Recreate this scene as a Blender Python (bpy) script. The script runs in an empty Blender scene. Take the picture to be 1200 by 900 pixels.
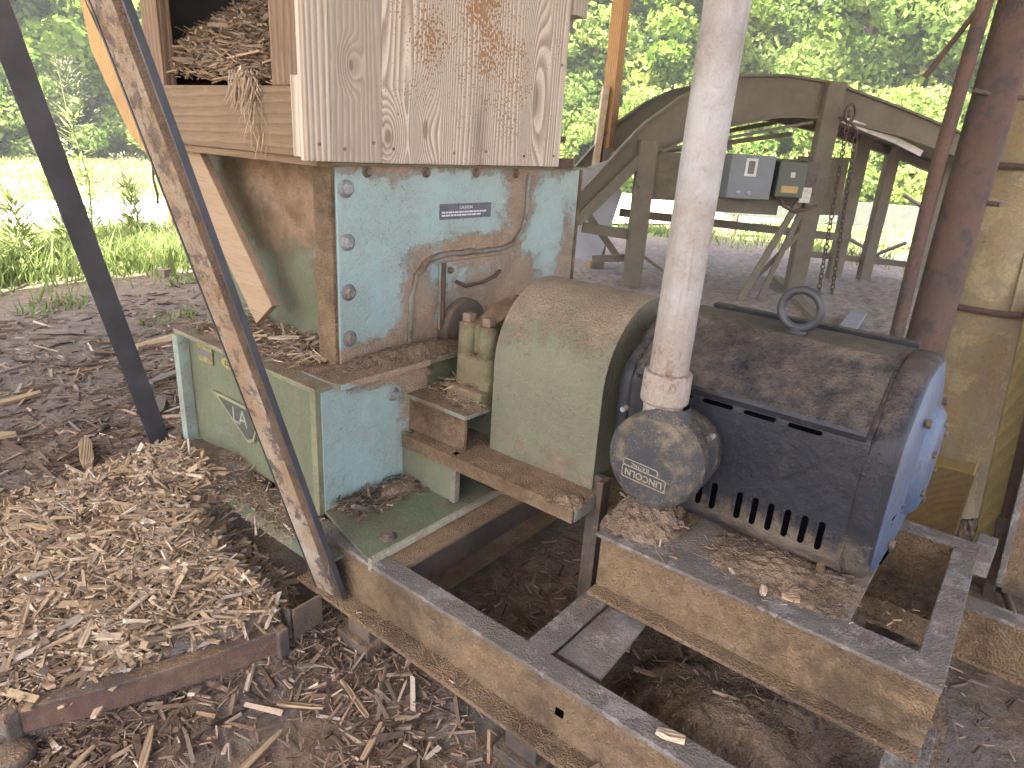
import bpy, bmesh, math, random
import numpy as np
from mathutils import Vector, Matrix, noise as mnoise
R = math.radians
random.seed(7); rng = np.random.default_rng(7)
S = bpy.context.scene
COL = S.collection

# ---------------------------------------------------------------- camera
cam = bpy.data.cameras.new('camera'); cam.sensor_width = 36.0; cam.lens = 23.47
cam.clip_start = 0.02; cam.clip_end = 900
camo = bpy.data.objects.new('camera', cam); COL.objects.link(camo)
yaw, pit, rol = R(52.32), R(19.906), R(3.735)
fw = Vector((math.sin(yaw)*math.cos(pit), math.cos(yaw)*math.cos(pit), -math.sin(pit)))
ri = Vector((math.cos(yaw), -math.sin(yaw), 0)); up = ri.cross(fw)
cr = ri*math.cos(rol) + up*math.sin(rol); cu = -ri*math.sin(rol) + up*math.cos(rol)
m = Matrix((cr, cu, -fw)).transposed().to_4x4(); m.translation = Vector((0, 0, 1.5))
camo.matrix_world = m
S.camera = camo
# ---------------------------------------------------------------- light
SUN_EL, SUN_AZ = 56.0, 262.0          # azimuth of the sun measured clockwise from +y
w = bpy.data.worlds.new('World'); S.world = w; w.use_nodes = True
wn = w.node_tree; bg = wn.nodes['Background']
sky = wn.nodes.new('ShaderNodeTexSky'); sky.sky_type = 'NISHITA'; sky.sun_disc = False
sky.sun_elevation = R(SUN_EL); sky.sun_rotation = R(SUN_AZ); sky.air_density = .8; sky.dust_density = 5.0; sky.ozone_density = .4
wn.links.new(sky.outputs[0], bg.inputs[0]); bg.inputs[1].default_value = 0.12
sl = bpy.data.lights.new('sun', 'SUN'); sl.energy = 4.4; sl.angle = R(0.5); sl.color = (1, .95, .86)
so = bpy.data.objects.new('sun', sl); COL.objects.link(so)
sd = Vector((math.sin(R(SUN_AZ))*math.cos(R(SUN_EL)), math.cos(R(SUN_AZ))*math.cos(R(SUN_EL)), math.sin(R(SUN_EL))))
so.rotation_euler = sd.to_track_quat('Z', 'Y').to_euler(); so.location = (0, 0, 12)
S.view_settings.view_transform = 'Standard'; S.view_settings.look = 'None'
S.view_settings.exposure = 3.05; S.view_settings.gamma = 1.0
S.render.engine = 'CYCLES'; S.cycles.use_denoising = True
S.cycles.max_bounces = 8; S.cycles.diffuse_bounces = 5; S.cycles.sample_clamp_indirect = 6

# ---------------------------------------------------------------- node helpers
class NT:
    def __init__(s, name):
        s.m = bpy.data.materials.new(name); s.m.use_nodes = True
        s.t = s.m.node_tree; s.b = s.t.nodes['Principled BSDF']
        s.geo = s.n('ShaderNodeNewGeometry')
        s.co = s.geo.outputs['Position']
    def n(s, k, **kw):
        x = s.t.nodes.new(k)
        for a, v in kw.items(): setattr(x, a, v)
        return x
    def l(s, a, b):
        if isinstance(a, (int, float)): b.default_value = a
        elif isinstance(a, tuple): b.default_value = (*a, 1) if len(a) == 3 and b.type == 'RGBA' else a
        else: s.t.links.new(a, b)
    def math(s, op, a, b=0.0, c=None, clamp=False):
        x = s.n('ShaderNodeMath', operation=op, use_clamp=clamp)
        s.l(a, x.inputs[0]); s.l(b, x.inputs[1])
        if c is not None: s.l(c, x.inputs[2])
        return x.outputs[0]
    def scale(s, v, co=None):
        x = s.n('ShaderNodeMapping'); s.l(co or s.co, x.inputs[0]); x.inputs[3].default_value = v
        return x.outputs[0]
    def noise(s, sc, det=4, rough=.55, co=None, dist=0, off=None):
        x = s.n('ShaderNodeTexNoise'); c = co or s.co
        if off:
            mp = s.n('ShaderNodeMapping'); s.l(c, mp.inputs[0]); mp.inputs[1].default_value = off; c = mp.outputs[0]
        s.l(c, x.inputs['Vector'])
        x.inputs['Scale'].default_value = sc; x.inputs['Detail'].default_value = det
        x.inputs['Roughness'].default_value = rough; x.inputs['Distortion'].default_value = dist
        return x.outputs[0]
    def voro(s, sc, feat='F1', co=None, rnd=1):
        x = s.n('ShaderNodeTexVoronoi', feature=feat); s.l(co or s.co, x.inputs['Vector'])
        x.inputs['Scale'].default_value = sc; x.inputs['Randomness'].default_value = rnd
        return x
    def step(s, v, lo, hi, a=0., b=1.):
        x = s.n('ShaderNodeMapRange'); x.interpolation_type = 'SMOOTHSTEP'; s.l(v, x.inputs[0])
        x.inputs[1].default_value = lo; x.inputs[2].default_value = hi; x.inputs[3].default_value = a; x.inputs[4].default_value = b
        return x.outputs[0]
    def mix(s, f, a, b):
        x = s.n('ShaderNodeMix', data_type='RGBA'); s.l(f, x.inputs[0]); s.l(a, x.inputs[6]); s.l(b, x.inputs[7])
        return x.outputs[2]
    def ramp(s, v, stops):
        x = s.n('ShaderNodeValToRGB'); s.l(v, x.inputs[0]); e = x.color_ramp.elements
        e[0].position, e[0].color = stops[0][0], (*stops[0][1], 1)
        e[1].position, e[1].color = stops[1][0], (*stops[1][1], 1)
        for p, c in stops[2:]:
            k = e.new(p); k.color = (*c, 1)
        return x.outputs[0]
    def bump(s, h, strength, dist=.004, nrm=None):
        x = s.n('ShaderNodeBump'); x.inputs['Strength'].default_value = strength; x.inputs['Distance'].default_value = dist
        s.l(h, x.inputs['Height'])
        if nrm: s.l(nrm, x.inputs['Normal'])
        return x.outputs[0]
    def blob(s, c, r, co=None):
        x = s.n('ShaderNodeVectorMath', operation='SUBTRACT'); s.l(co or s.co, x.inputs[0]); x.inputs[1].default_value = c
        y = s.n('ShaderNodeVectorMath', operation='DIVIDE'); s.l(x.outputs[0], y.inputs[0]); y.inputs[1].default_value = r
        z = s.n('ShaderNodeVectorMath', operation='LENGTH'); s.l(y.outputs[0], z.inputs[0])
        return s.step(z.outputs[1], 0, 1, 1, 0)

DUST1, DUST2 = (.32, .215, .135), (.20, .125, .072)
def grime(name, base, base2=None, rough=.6, metal=0., dust=.4, topdust=.5, chips=.5, chipc=(.05, .035, .025),
          blobs=(), coarse=.5, d1=DUST1, d2=DUST2, sc=1., spec=.4, wear=None, bands=(), film=.25, streak=.5, stain=.35, soft=1.):
    t = NT(name); base2 = base2 or tuple(c*.75 for c in base)
    n1 = t.noise(5*sc, 6, .6); n2 = t.noise(23*sc, 8, .65, off=(3, 1, 7)); n3 = t.noise(140*sc, 4, .7)
    col = t.mix(t.step(n1, .35, .65), base, base2)
    if wear:
        col = t.mix(t.step(t.noise(11*sc, 9, .7, off=(9, 4, 1)), .52, .58), col, wear)
    if chips > 0:
        cm = t.math('MULTIPLY', t.step(t.noise(130*sc, 4, .65, off=(1, 8, 2)), .645-.05*chips, .665-.05*chips), t.step(n1, .38, .6))
        col = t.mix(cm, col, chipc)
    nz = t.n('ShaderNodeSeparateXYZ'); t.l(t.geo.outputs['Normal'], nz.inputs[0])
    top = t.step(nz.outputs[2], .35, .95)
    v = t.math('MULTIPLY_ADD', n2, 1.7*soft, t.math('MULTIPLY', n1, 1.3*soft))
    v = t.math('MULTIPLY_ADD', n3, .75, v)
    v = t.math('ADD', v, dust - .375 - 1.5*soft + film*.3)
    v = t.math('MULTIPLY_ADD', top, topdust, v)
    for c, r, k in blobs:
        v = t.math('MULTIPLY_ADD', t.blob(c, r), k, v)
    for ax, lo, hi, k in bands:
        px = t.n('ShaderNodeSeparateXYZ'); t.l(t.co, px.inputs[0])
        v = t.math('MULTIPLY_ADD', t.step(px.outputs[ax], lo, hi), k, v)
    if streak:
        st_ = t.noise(1., 5, .6, co=t.scale((38, 38, 1.6)))
        col = t.mix(t.math('MULTIPLY', t.step(st_, .52, .74), streak), col, tuple(c*.6 for c in d2))
    mask = t.math('MAXIMUM', t.step(v, .22, .92), t.step(v, -.6, .7, 0, film*2.))
    dcol = t.mix(t.step(t.noise(9*sc, 8, .75, off=(5, 5, 5)), .38, .64), d1, d2)
    dcol = t.mix(t.step(t.noise(3.1*sc, 9, .72, off=(8, 1, 3)), .49, .62, 0, stain), dcol, tuple(c*.42 for c in d2))
    dcol = t.mix(t.math('MULTIPLY', t.step(n3, .35, .7), .45), dcol, tuple(c*.55 for c in d2))
    col = t.mix(mask, col, dcol)
    t.l(col, t.b.inputs['Base Color'])
    t.l(t.math('MULTIPLY_ADD', mask, .95-rough, rough), t.b.inputs['Roughness'])
    t.b.inputs['Metallic'].default_value = 0
    if metal: t.l(t.math('MULTIPLY', t.math('SUBTRACT', 1., mask), metal), t.b.inputs['Metallic'])
    t.b.inputs['Specular IOR Level'].default_value = spec
    gr = t.voro(170*sc).outputs[0]
    h = t.math('MULTIPLY', t.math('MULTIPLY_ADD', gr, coarse, t.math('MULTIPLY', n3, .5)), mask)
    h = t.math('MULTIPLY_ADD', n2, .55, h)
    t.l(t.bump(h, .95, .009), t.b.inputs['Normal'])
    return t.m

def wood(name, c1, c2, c3, axis=2, ring=16., warp=1.2, dust=0., rough=.85, knots=(), planar=(0, 1), objc=False, dk=DUST1, bumpk=.5, stretch=.07, dots=False, greys=()):
    """grain runs along `axis`"""
    t = NT(name)
    if objc: t.co = t.n('ShaderNodeTexCoord').outputs['Object']
    sc = [1.8, 1.8, 1.8]; sc[axis] = stretch*1.8
    co = t.scale(tuple(sc))
    f = t.noise(1.6, 2, .45, co=co)
    for c, r, k in knots:
        f = t.math('MULTIPLY_ADD', t.blob(c, r), k, f)
    ph = t.math('MULTIPLY', f, ring*2.2*warp)
    xyz = t.n('ShaderNodeSeparateXYZ'); t.l(t.co, xyz.inputs[0])
    oth = [a for a in (0, 1, 2) if a != axis]
    ph = t.math('MULTIPLY_ADD', xyz.outputs[oth[0]], ring*3.2, ph)
    ph = t.math('MULTIPLY_ADD', xyz.outputs[oth[1]], ring*3.2, ph)
    fr = t.math('FRACT', ph)
    band = t.math('MULTIPLY', t.step(fr, .0, .75), t.step(fr, .78, .99, 1, 0))
    fib = t.noise(90, 5, .7, co=co)
    col = t.mix(band, c1, c2)
    col = t.mix(t.step(fib, .45, .75), col, c3)
    col = t.mix(t.step(t.noise(3.2, 4, .6, off=(2, 2, 2)), .5, .72), col, tuple(x*.72 for x in c1))
    for c, r, k in greys:
        col = t.mix(t.math('MULTIPLY', t.math('MULTIPLY', t.blob(c, r), k), t.step(t.noise(14, 6, .7), .25, .5)), col, (.17, .135, .11))
    for c, r, k in knots:
        col = t.mix(t.step(t.blob(c, tuple(x*.22 for x in r)), .1, .5, 0, .6), col, (.17, .11, .07))
    h = t.math('MULTIPLY_ADD', fib, .35, t.math('MULTIPLY', band, -.8))
    if dots:
        vv = t.voro(95); n = t.noise(7, 5, .65, off=(4, 0, 9))
        z = xyz.outputs[2]
        g = t.math('MULTIPLY_ADD', t.blob((1.93, 1.72, 2.05), (.17, 1, .62)), .50, t.math('MULTIPLY', n, .9))
        g = t.math('MULTIPLY_ADD', t.blob((1.68, 1.72, 1.80), (.17, 1, .20)), .26, g)
        g = t.math('MULTIPLY_ADD', t.blob((2.1, 1.72, 1.75), (.16, 1, .4)), .22, g)
        thr = t.math('MULTIPLY_ADD', g, -1.0, 1.02)
        dm = t.math('GREATER_THAN', t.math('SUBTRACT', t.math('MULTIPLY_ADD', vv.outputs[0], -.9, .72), thr), 0)
        col = t.mix(dm, col, t.mix(t.noise(60, 3, .6), (.36, .2, .09), (.25, .15, .08)))
        fl = t.step(t.math('ADD', g, 0), .78, 1.0)
        col = t.mix(t.math('MULTIPLY', fl, .25), col, (.30, .20, .12))
        h = t.math('MULTIPLY_ADD', dm, 1.2, h)
    if dust:
        nz = t.n('ShaderNodeSeparateXYZ'); t.l(t.geo.outputs['Normal'], nz.inputs[0])
        mk = t.step(t.math('ADD', t.math('MULTIPLY_ADD', t.step(nz.outputs[2], .3, .9), .4, t.noise(8, 8, .65, off=(7, 3, 2))), dust), .7, .95)
        col = t.mix(mk, col, t.mix(t.noise(120, 3, .7), dk, tuple(x*.55 for x in dk)))
        h = t.math('MULTIPLY_ADD', t.math('MULTIPLY', t.voro(160).outputs[0], mk), .8, h)
    t.l(col, t.b.inputs['Base Color']); t.b.inputs['Roughness'].default_value = rough
    t.b.inputs['Specular IOR Level'].default_value = .2
    t.l(t.bump(h, bumpk, .006), t.b.inputs['Normal'])
    return t.m

def plain(name, c, rough=.6, metal=0, var=.3, sc=12, bumpk=.2):
    t = NT(name)
    n = t.noise(sc, 6, .65)
    t.l(t.mix(t.step(n, .3, .7), c, tuple(x*(1-var) for x in c)), t.b.inputs['Base Color'])
    t.b.inputs['Roughness'].default_value = rough; t.b.inputs['Metallic'].default_value = metal
    t.l(t.bump(t.noise(sc*8, 4, .7), bumpk, .003), t.b.inputs['Normal'])
    return t.m

def tone_mat(name, stops, rough=.85, transl=0., fine=True):
    t = NT(name); a = t.n('ShaderNodeAttribute'); a.attribute_name = 'tone'
    col = t.ramp(a.outputs['Fac'], stops)
    if fine:
        col = t.mix(t.step(t.noise(160, 4, .7), .45, .75, 0, .5), col, tuple(x*.5 for x in stops[1][1]))
    t.l(col, t.b.inputs['Base Color']); t.b.inputs['Roughness'].default_value = rough
    t.b.inputs['Specular IOR Level'].default_value = .15
    if transl:
        tr = t.n('ShaderNodeBsdfTranslucent'); t.l(col, tr.inputs[0])
        mx = t.n('ShaderNodeMixShader'); mx.inputs[0].default_value = transl
        t.l(t.b.outputs[0], mx.inputs[1]); t.l(tr.outputs[0], mx.inputs[2])
        t.l(mx.outputs[0], t.t.nodes['Material Output'].inputs[0])
    return t.m

# ---------------------------------------------------------------- mesh helpers
def V(*a): return Vector(a)
class MB:
    def __init__(s): s.v = []; s.f = []; s.sm = []
    def add(s, vs, fs, smooth=False):
        k = len(s.v); s.v += [tuple(x) for x in vs]
        s.f += [tuple(i+k for i in f) for f in fs]; s.sm += [smooth]*len(fs); return s
    def box(s, a, b, rot=None):
        a, b = Vector(a), Vector(b); c = (a+b)/2; h = (b-a)/2; vs = []
        for x in (-1, 1):
            for y in (-1, 1):
                for z in (-1, 1):
                    p = Vector((x*h.x, y*h.y, z*h.z))
                    if rot: p = rot @ p
                    vs.append(c+p)
        return s.add(vs, [(0, 1, 3, 2), (4, 6, 7, 5), (0, 4, 5, 1), (2, 3, 7, 6), (0, 2, 6, 4), (1, 5, 7, 3)])
    def bar(s, p0, p1, wx, wz, side=None, roll=0):
        """rectangular bar from p0 to p1; wx across `side`, wz the other way"""
        p0, p1 = Vector(p0), Vector(p1); d = (p1-p0).normalized()
        sd_ = Vector(side) if side else (Vector((0, 0, 1)).cross(d) if abs(d.z) < .95 else Vector((1, 0, 0)))
        sd_ = (sd_ - d*sd_.dot(d)).normalized(); u = d.cross(sd_)
        if roll: q = Matrix.Rotation(roll, 3, d); sd_ = q @ sd_; u = q @ u
        vs = []
        for p in (p0, p1):
            for i, j in ((-1, -1), (1, -1), (1, 1), (-1, 1)): vs.append(p + sd_*i*wx/2 + u*j*wz/2)
        return s.add(vs, [(0, 3, 2, 1), (4, 5, 6, 7), (0, 1, 5, 4), (1, 2, 6, 5), (2, 3, 7, 6), (3, 0, 4, 7)])
    def ext(s, poly, f, t, smooth=False):
        """polygon (2d) mapped by f(a,b,k) at k=t[0], t[1]"""
        n = len(poly); vs = [f(a, b, t[0]) for a, b in poly] + [f(a, b, t[1]) for a, b in poly]
        s.add(vs[:], [tuple(range(n-1, -1, -1)), tuple(range(n, 2*n))])
        return s.add(vs, [(i, (i+1) % n, n+(i+1) % n, n+i) for i in range(n)], smooth)
    def tube(s, pts, r, n=12, cap=True, closed=False):
        pts = [Vector(p) for p in pts]; N = len(pts); rs = r if isinstance(r, (list, tuple)) else [r]*N
        vs = []; prev = None
        for i, p in enumerate(pts):
            if closed: d = pts[(i+1) % N]-pts[i-1]
            else: d = pts[min(i+1, N-1)]-pts[max(i-1, 0)]
            d.normalize()
            if prev is None: a = d.orthogonal().normalized()
            else: a = (prev-d*prev.dot(d)).normalized()
            prev = a; b = d.cross(a)
            for k in range(n):
                t = 2*math.pi*k/n; vs.append(p + (a*math.cos(t)+b*math.sin(t))*rs[i])
        fs = []
        for i in range(N if closed else N-1):
            for k in range(n):
                j = (i+1) % N
                fs.append((i*n+k, i*n+(k+1) % n, j*n+(k+1) % n, j*n+k))
        s.add(vs, fs, True)
        if cap and not closed:
            s.add(vs[:n], [tuple(range(n-1, -1, -1))]); s.add(vs[-n:], [tuple(range(n))])
        return s
    def lathe(s, o, ax, prof, n=40, ref=None):
        """prof: list of (distance along ax, radius)"""
        o, ax = Vector(o), Vector(ax).normalized(); a = ax.orthogonal().normalized(); b = ax.cross(a); vs = []
        for h, r in prof:
            for k in range(n):
                t = 2*math.pi*k/n; vs.append(o+ax*h+(a*math.cos(t)+b*math.sin(t))*max(r, 1e-4))
        fs = [(i*n+k, i*n+(k+1) % n, (i+1)*n+(k+1) % n, (i+1)*n+k) for i in range(len(prof)-1) for k in range(n)]
        return s.add(vs, fs, True)
    def hexa(s, o, ax, r, h):
        o, ax = Vector(o), Vector(ax).normalized(); a = ax.orthogonal().normalized(); b = ax.cross(a)
        vs = [o+ax*t+(a*math.cos(k*math.pi/3+.2)+b*math.sin(k*math.pi/3+.2))*rr for t, rr in ((0, r), (h*.8, r), (h, r*.8)) for k in range(6)]
        return s.add(vs, [(i*6+k, i*6+(k+1) % 6, i*6+6+(k+1) % 6, i*6+6+k) for i in (0, 1) for k in range(6)]+[tuple(range(12, 18))])
    def build(s, name, mat, parent=None, bevel=0., seg=2, kind=None, sub=0):
        me = bpy.data.meshes.new(name); o = bpy.data.objects.new(name, me); COL.objects.link(o)
        off = Vector((0, 0, 0))
        if parent is not None:
            root = parent
            while root.parent: root = root.parent
            off = Vector(root.location); o.parent = parent
        me.from_pydata([tuple(Vector(v)-off) for v in s.v], [], s.f); me.update()
        bm = bmesh.new(); bm.from_mesh(me); bmesh.ops.recalc_face_normals(bm, faces=bm.faces); bm.to_mesh(me); bm.free()
        me.polygons.foreach_set('use_smooth', s.sm)
        me.materials.append(mat)
        if bevel:
            b = o.modifiers.new('bevel', 'BEVEL'); b.width = bevel; b.segments = seg; b.limit_method = 'ANGLE'; b.angle_limit = R(40)
            b.harden_normals = False
        if sub:
            b = o.modifiers.new('sub', 'SUBSURF'); b.levels = b.render_levels = sub
        if kind: o['kind'] = kind
        return o
def tag(o, label, cat, group=None, kind=None):
    if label: o['label'] = label
    if cat: o['category'] = cat
    if group: o['group'] = group
    if kind: o['kind'] = kind
    return o
def thing(name, loc, label, cat, group=None):
    o = bpy.data.objects.new(name, None); COL.objects.link(o); o.location = loc; o.empty_display_size = .05
    return tag(o, label, cat, group)
def np_mesh(name, verts, faces, mat, tone=None, smooth=False, parent=None):
    """verts (N,3), faces (M,k) same k"""
    me = bpy.data.meshes.new(name); N, (M, k) = len(verts), faces.shape
    me.vertices.add(N); me.vertices.foreach_set('co', np.asarray(verts, np.float32).ravel())
    me.loops.add(M*k); me.loops.foreach_set('vertex_index', faces.astype(np.int32).ravel())
    me.polygons.add(M); me.polygons.foreach_set('loop_start', np.arange(0, M*k, k, dtype=np.int32))
    me.polygons.foreach_set('loop_total', np.full(M, k, np.int32))
    me.polygons.foreach_set('use_smooth', np.full(M, smooth, bool))
    if tone is not None:
        a = me.attributes.new('tone', 'FLOAT', 'POINT'); a.data.foreach_set('value', np.asarray(tone, np.float32))
    me.update(calc_edges=True); me.validate(); me.materials.append(mat)
    o = bpy.data.objects.new(name, me); COL.objects.link(o)
    if parent is not None: o.parent = parent
    return o
def text_mesh(name, txt, size, mat, M, parent, depth=.0012):
    """text centred at matrix M (x right, y up, z out)"""
    c = bpy.data.curves.new(name, 'FONT'); c.body = txt; c.size = size; c.align_x = 'CENTER'; c.align_y = 'CENTER'; c.extrude = depth
    tmp = bpy.data.objects.new('tmp', c); COL.objects.link(tmp); bpy.context.view_layer.update()
    me = bpy.data.meshes.new_from_object(tmp.evaluated_get(bpy.context.evaluated_depsgraph_get()))
    bpy.data.objects.remove(tmp); me.name = name
    root = parent
    while root.parent: root = root.parent
    me.transform(Matrix.Translation(-Vector(root.location)) @ M); me.materials.clear(); me.materials.append(mat)
    o = bpy.data.objects.new(name, me); COL.objects.link(o); o.parent = parent
    return o
def frame(o, x, y):
    x, y = Vector(x).normalized(), Vector(y).normalized(); z = x.cross(y)
    m_ = Matrix((x, y, z)).transposed().to_4x4(); m_.translation = Vector(o); return m_

# ---------------------------------------------------------------- terrain
HOOP = [(0.93, 1.60), (0.86, 1.475), (0.56, 1.562), (0.27, 1.69), (0.10, 1.90), (0.02, 2.2)]
def smooth01(x): x = np.clip(x, 0, 1); return x*x*(3-2*x)
def nz2(x, y, s, seed=0):
    a = np.sin(x*s*1.3+y*s*.7+seed)+np.sin(x*s*.5-y*s*1.7+seed*2.1)+np.sin(-x*s*1.9+y*s*1.1+seed*.7)
    return a/3
def hoop_inside(x, y):
    """about 1 inside the bar that holds the heap back"""
    yb = np.where(x < .27, 1.69+(.27-x)*1.2, np.where(x < .86, 1.69+(x-.27)*(-.365), 1.475+(x-.86)*.45))
    return smooth01((y-yb-.005)/.04)
def gh(x, y):
    x = np.asarray(x, float); y = np.asarray(y, float)
    d = .030*nz2(x, y, 2.3, 1)+.014*nz2(x, y, 6.1, 4)+.007*nz2(x, y, 17, 9)
    far = smooth01((np.hypot(x, y)-3.5)/3)
    d = d*(1-.0*far)+far*(.05*nz2(x, y, 1.5, 3)+.05*nz2(x, y, 4.1, 2)+.035*np.abs(nz2(x, y, 9.7, 6))+.02*nz2(x, y, 19, 8))*smooth01((x-4)/2)*smooth01((14-x)/2)
    mound = .09+.25*np.exp(-((x-1.08)/.55)**2-((y-2.25)/.62)**2)+.02*nz2(x, y, 9, 2)
    edge = smooth01((3.1-y)/.7)*smooth01((x+.9)/.8)*smooth01((1.7-x)/.3)
    mound = mound-.15*smooth01((x-.86)/.12)*smooth01((2.12-y)/.12)
    hm = hoop_inside(x, y)*edge
    inpit = smooth01((x-1.1)/.05)*smooth01((1.3-y)/.05)*smooth01((2.1-x)/.1)
    out = d*.6*(1-hm)+hm*mound
    return out - .03*inpit*smooth01((.8-y)/.1)*0
def axis(fine0, fine1, st, lo, hi):
    a = list(np.arange(fine0, fine1, st)); s_ = st; x = fine1
    while x < hi: a.append(x); s_ *= 1.11; x += s_
    a.append(hi); x = fine0; s_ = st; b = []
    while x > lo: s_ *= 1.11; x -= s_; b.append(x)
    return np.array(sorted(b+a))
gx = np.unique(np.concatenate([axis(-.6, 4.2, .022, -400, 4.2), axis(4.2, 13, .06, 4.1, 400)])); gx = gx[np.concatenate([[True], np.diff(gx) > .01])]
gy = np.unique(np.concatenate([axis(-.8, 3.4, .022, -400, 3.4), axis(3.4, 7., .06, 3.3, 400)])); gy = gy[np.concatenate([[True], np.diff(gy) > .01])]
X, Y = np.meshgrid(gx, gy, indexing='ij'); Z = gh(X, Y)
nx, ny = X.shape
idx = np.arange(nx*ny).reshape(nx, ny)
fcs = np.stack([idx[:-1, :-1], idx[1:, :-1], idx[1:, 1:], idx[:-1, 1:]], -1).reshape(-1, 4)
def ground_mat():
    t = NT('ground_dirt')
    n1 = t.noise(1.7, 7, .62); n2 = t.noise(12, 8, .7, off=(3, 3, 3)); n3 = t.noise(70, 5, .7)
    xyz = t.n('ShaderNodeSeparateXYZ'); t.l(t.co, xyz.inputs[0]); x, y = xyz.outputs[0], xyz.outputs[1]
    brown = t.mix(t.step(n2, .32, .68), (.13, .092, .068), (.28, .205, .15))
    grey = t.mix(t.step(n2, .3, .7), (.16, .135, .12), (.23, .205, .185))
    col = t.mix(t.step(n1, .5, .62), brown, grey)
    # sawdust and dry earth round the conveyor, grass beyond
    dist = t.math('ADD', t.math('MULTIPLY', x, .8), t.math('MULTIPLY', y, .6))
    col = t.mix(t.step(t.math('ADD', x, t.math('MULTIPLY', n1, 1.)), 4.3, 5.2), col, t.mix(t.step(n2, .3, .7), (.36, .30, .25), (.20, .16, .135)))
    side = t.math('SUBTRACT', y, t.math('MULTIPLY', x, 1.15))
    dark = t.mix(t.step(n2, .3, .75), (.16, .13, .108), (.30, .24, .19))  # brown lightened to paint in daylight coming from outside the shed
    col = t.mix(t.math('MULTIPLY', t.step(y, 3.0, 4.2), t.step(side, .5, 2.)), col, dark)
    g = t.mix(t.step(n2, .3, .7), (.20, .23, .08), (.33, .31, .17))
    far = t.step(t.math('ADD', dist, t.math('MULTIPLY', n1, 3)), 13.5, 15.)
    gl = t.math('MULTIPLY', t.step(t.math('ADD', y, t.math('MULTIPLY', n2, 1.2)), 7.3, 8.3), t.step(t.math('SUBTRACT', t.math('MULTIPLY', y, .9), x), 1.5, 4.5))
    col = t.mix(t.math('MAXIMUM', far, gl), col, g)
    col = t.mix(t.step(n3, .5, .8, 0, .4), col, (.05, .035, .025))
    t.l(col, t.b.inputs['Base Color']); t.b.inputs['Roughness'].default_value = .95
    t.b.inputs['Specular IOR Level'].default_value = .15
    h = t.math('MULTIPLY_ADD', n2, 1.6, t.math('MULTIPLY', n3, .5))
    t.l(t.bump(h, .9, .03), t.b.inputs['Normal'])
    return t.m
ground = np_mesh('ground', np.stack([X, Y, Z], -1).reshape(-1, 3), fcs, ground_mat(), smooth=True)
ground['kind'] = 'structure'
# pale sandy road beyond the shed
road_m = plain('sand_road', (.62, .56, .47), .95, 0, .25, 2.0, .3)
mb = MB(); n = 60; vs = []
a0, a1 = V(-30, 17.5, 0), V(60, -12, 0)
rp = [(-30, 11.6, 5.6), (0, 10.9, 5.4), (5, 11.2, 5.3), (12, 10.2, 5.2), (22, 6.5, 5.6), (32, 1, 6), (60, -14, 7)]
for x, y, hw in rp:
    vs += [(x-.15*hw, y-hw*.5, .012), (x+.15*hw, y+hw*.5, .012)]
mb.add([(a, b, .045) for a, b, c in vs], [(2*i, 2*i+2, 2*i+3, 2*i+1) for i in range(len(rp)-1)])
road = mb.build('road', road_m, kind='structure')

# ---------------------------------------------------------------- wood chips
CHIP = tone_mat('wood_chips', [(0, (.07, .05, .035)), (.22, (.165, .112, .075)), (.4, (.245, .19, .145)), (.55, (.34, .245, .155)), (.72, (.41, .30, .18)), (.84, (.32, .205, .13)), (.92, (.36, .33, .29)), (1, (.58, .47, .34))])
DARKCHIP = tone_mat('dark_bark_chips', [(0, (.03, .022, .018)), (.3, (.085, .06, .045)), (.55, (.16, .105, .07)), (.7, (.20, .165, .13)), (.85, (.28, .17, .105)), (1, (.45, .37, .29))])
def chips(name, P, L, mat, tilt=.35, tone=None, slim=.22, lift=None, nrm=None):
    N = len(P); L = np.asarray(L); W = L*rng.uniform(.07, slim, N)*rng.choice([1, 1, 1, 1.7], N); W = np.clip(W, .0024, .022); T = W*rng.uniform(.15, .45, N)
    W = W[:, None]; T = T[:, None]
    yw = rng.uniform(0, 2*np.pi, N); pt = rng.normal(0, tilt, N); rl = rng.normal(0, .6, N)
    d = np.stack([np.cos(yw)*np.cos(pt), np.sin(yw)*np.cos(pt), np.sin(pt)], -1)
    s0 = np.stack([-np.sin(yw), np.cos(yw), np.zeros(N)], -1); u0 = np.cross(d, s0)
    s_ = s0*np.cos(rl)[:, None]+u0*np.sin(rl)[:, None]; u_ = np.cross(d, s_)
    if nrm is not None:   # lean the chips with the slope
        P = P
    vs = np.empty((N, 8, 3)); k = 0
    for i in (-1, 1):
        tw = rng.uniform(.35, 1, (N, 1)); sh = rng.uniform(-.5, .5, (N, 1))
        for a, b in ((-1, -1), (1, -1), (1, 1), (-1, 1)):
            vs[:, k] = P+d*(i*L[:, None]/2*(1+.12*a*rng.uniform(-1, 1, (N, 1))))+s_*(a*W/2*tw+sh*W*.5)+u_*(b*T/2)
            k += 1
    f = np.array([(0, 3, 2, 1), (4, 5, 6, 7), (0, 1, 5, 4), (1, 2, 6, 5), (2, 3, 7, 6), (3, 0, 4, 7)])
    F = (np.arange(N)[:, None, None]*8+f[None]).reshape(-1, 4)
    tn = np.repeat(np.clip(rng.normal(.5, .22, N) if tone is None else tone, 0, 1), 8)+rng.normal(0, .03, N*8)
    return np_mesh(name, vs.reshape(-1, 3), F, mat, tn)
def scatter(N, x0, x1, y0, y1, keep=None):
    x = rng.uniform(x0, x1, N*3); y = rng.uniform(y0, y1, N*3)
    if keep is not None: k = keep(x, y); x, y = x[k], y[k]
    x, y = x[:N], y[:N]
    return x, y
def lens(N, a, b, big=.05, bl=.12):
    L = a+(b-a)*rng.beta(1.3, 2.6, N); k = rng.uniform(0, 1, N) < big; L[k] = rng.uniform(b, bl, k.sum()); return L
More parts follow.
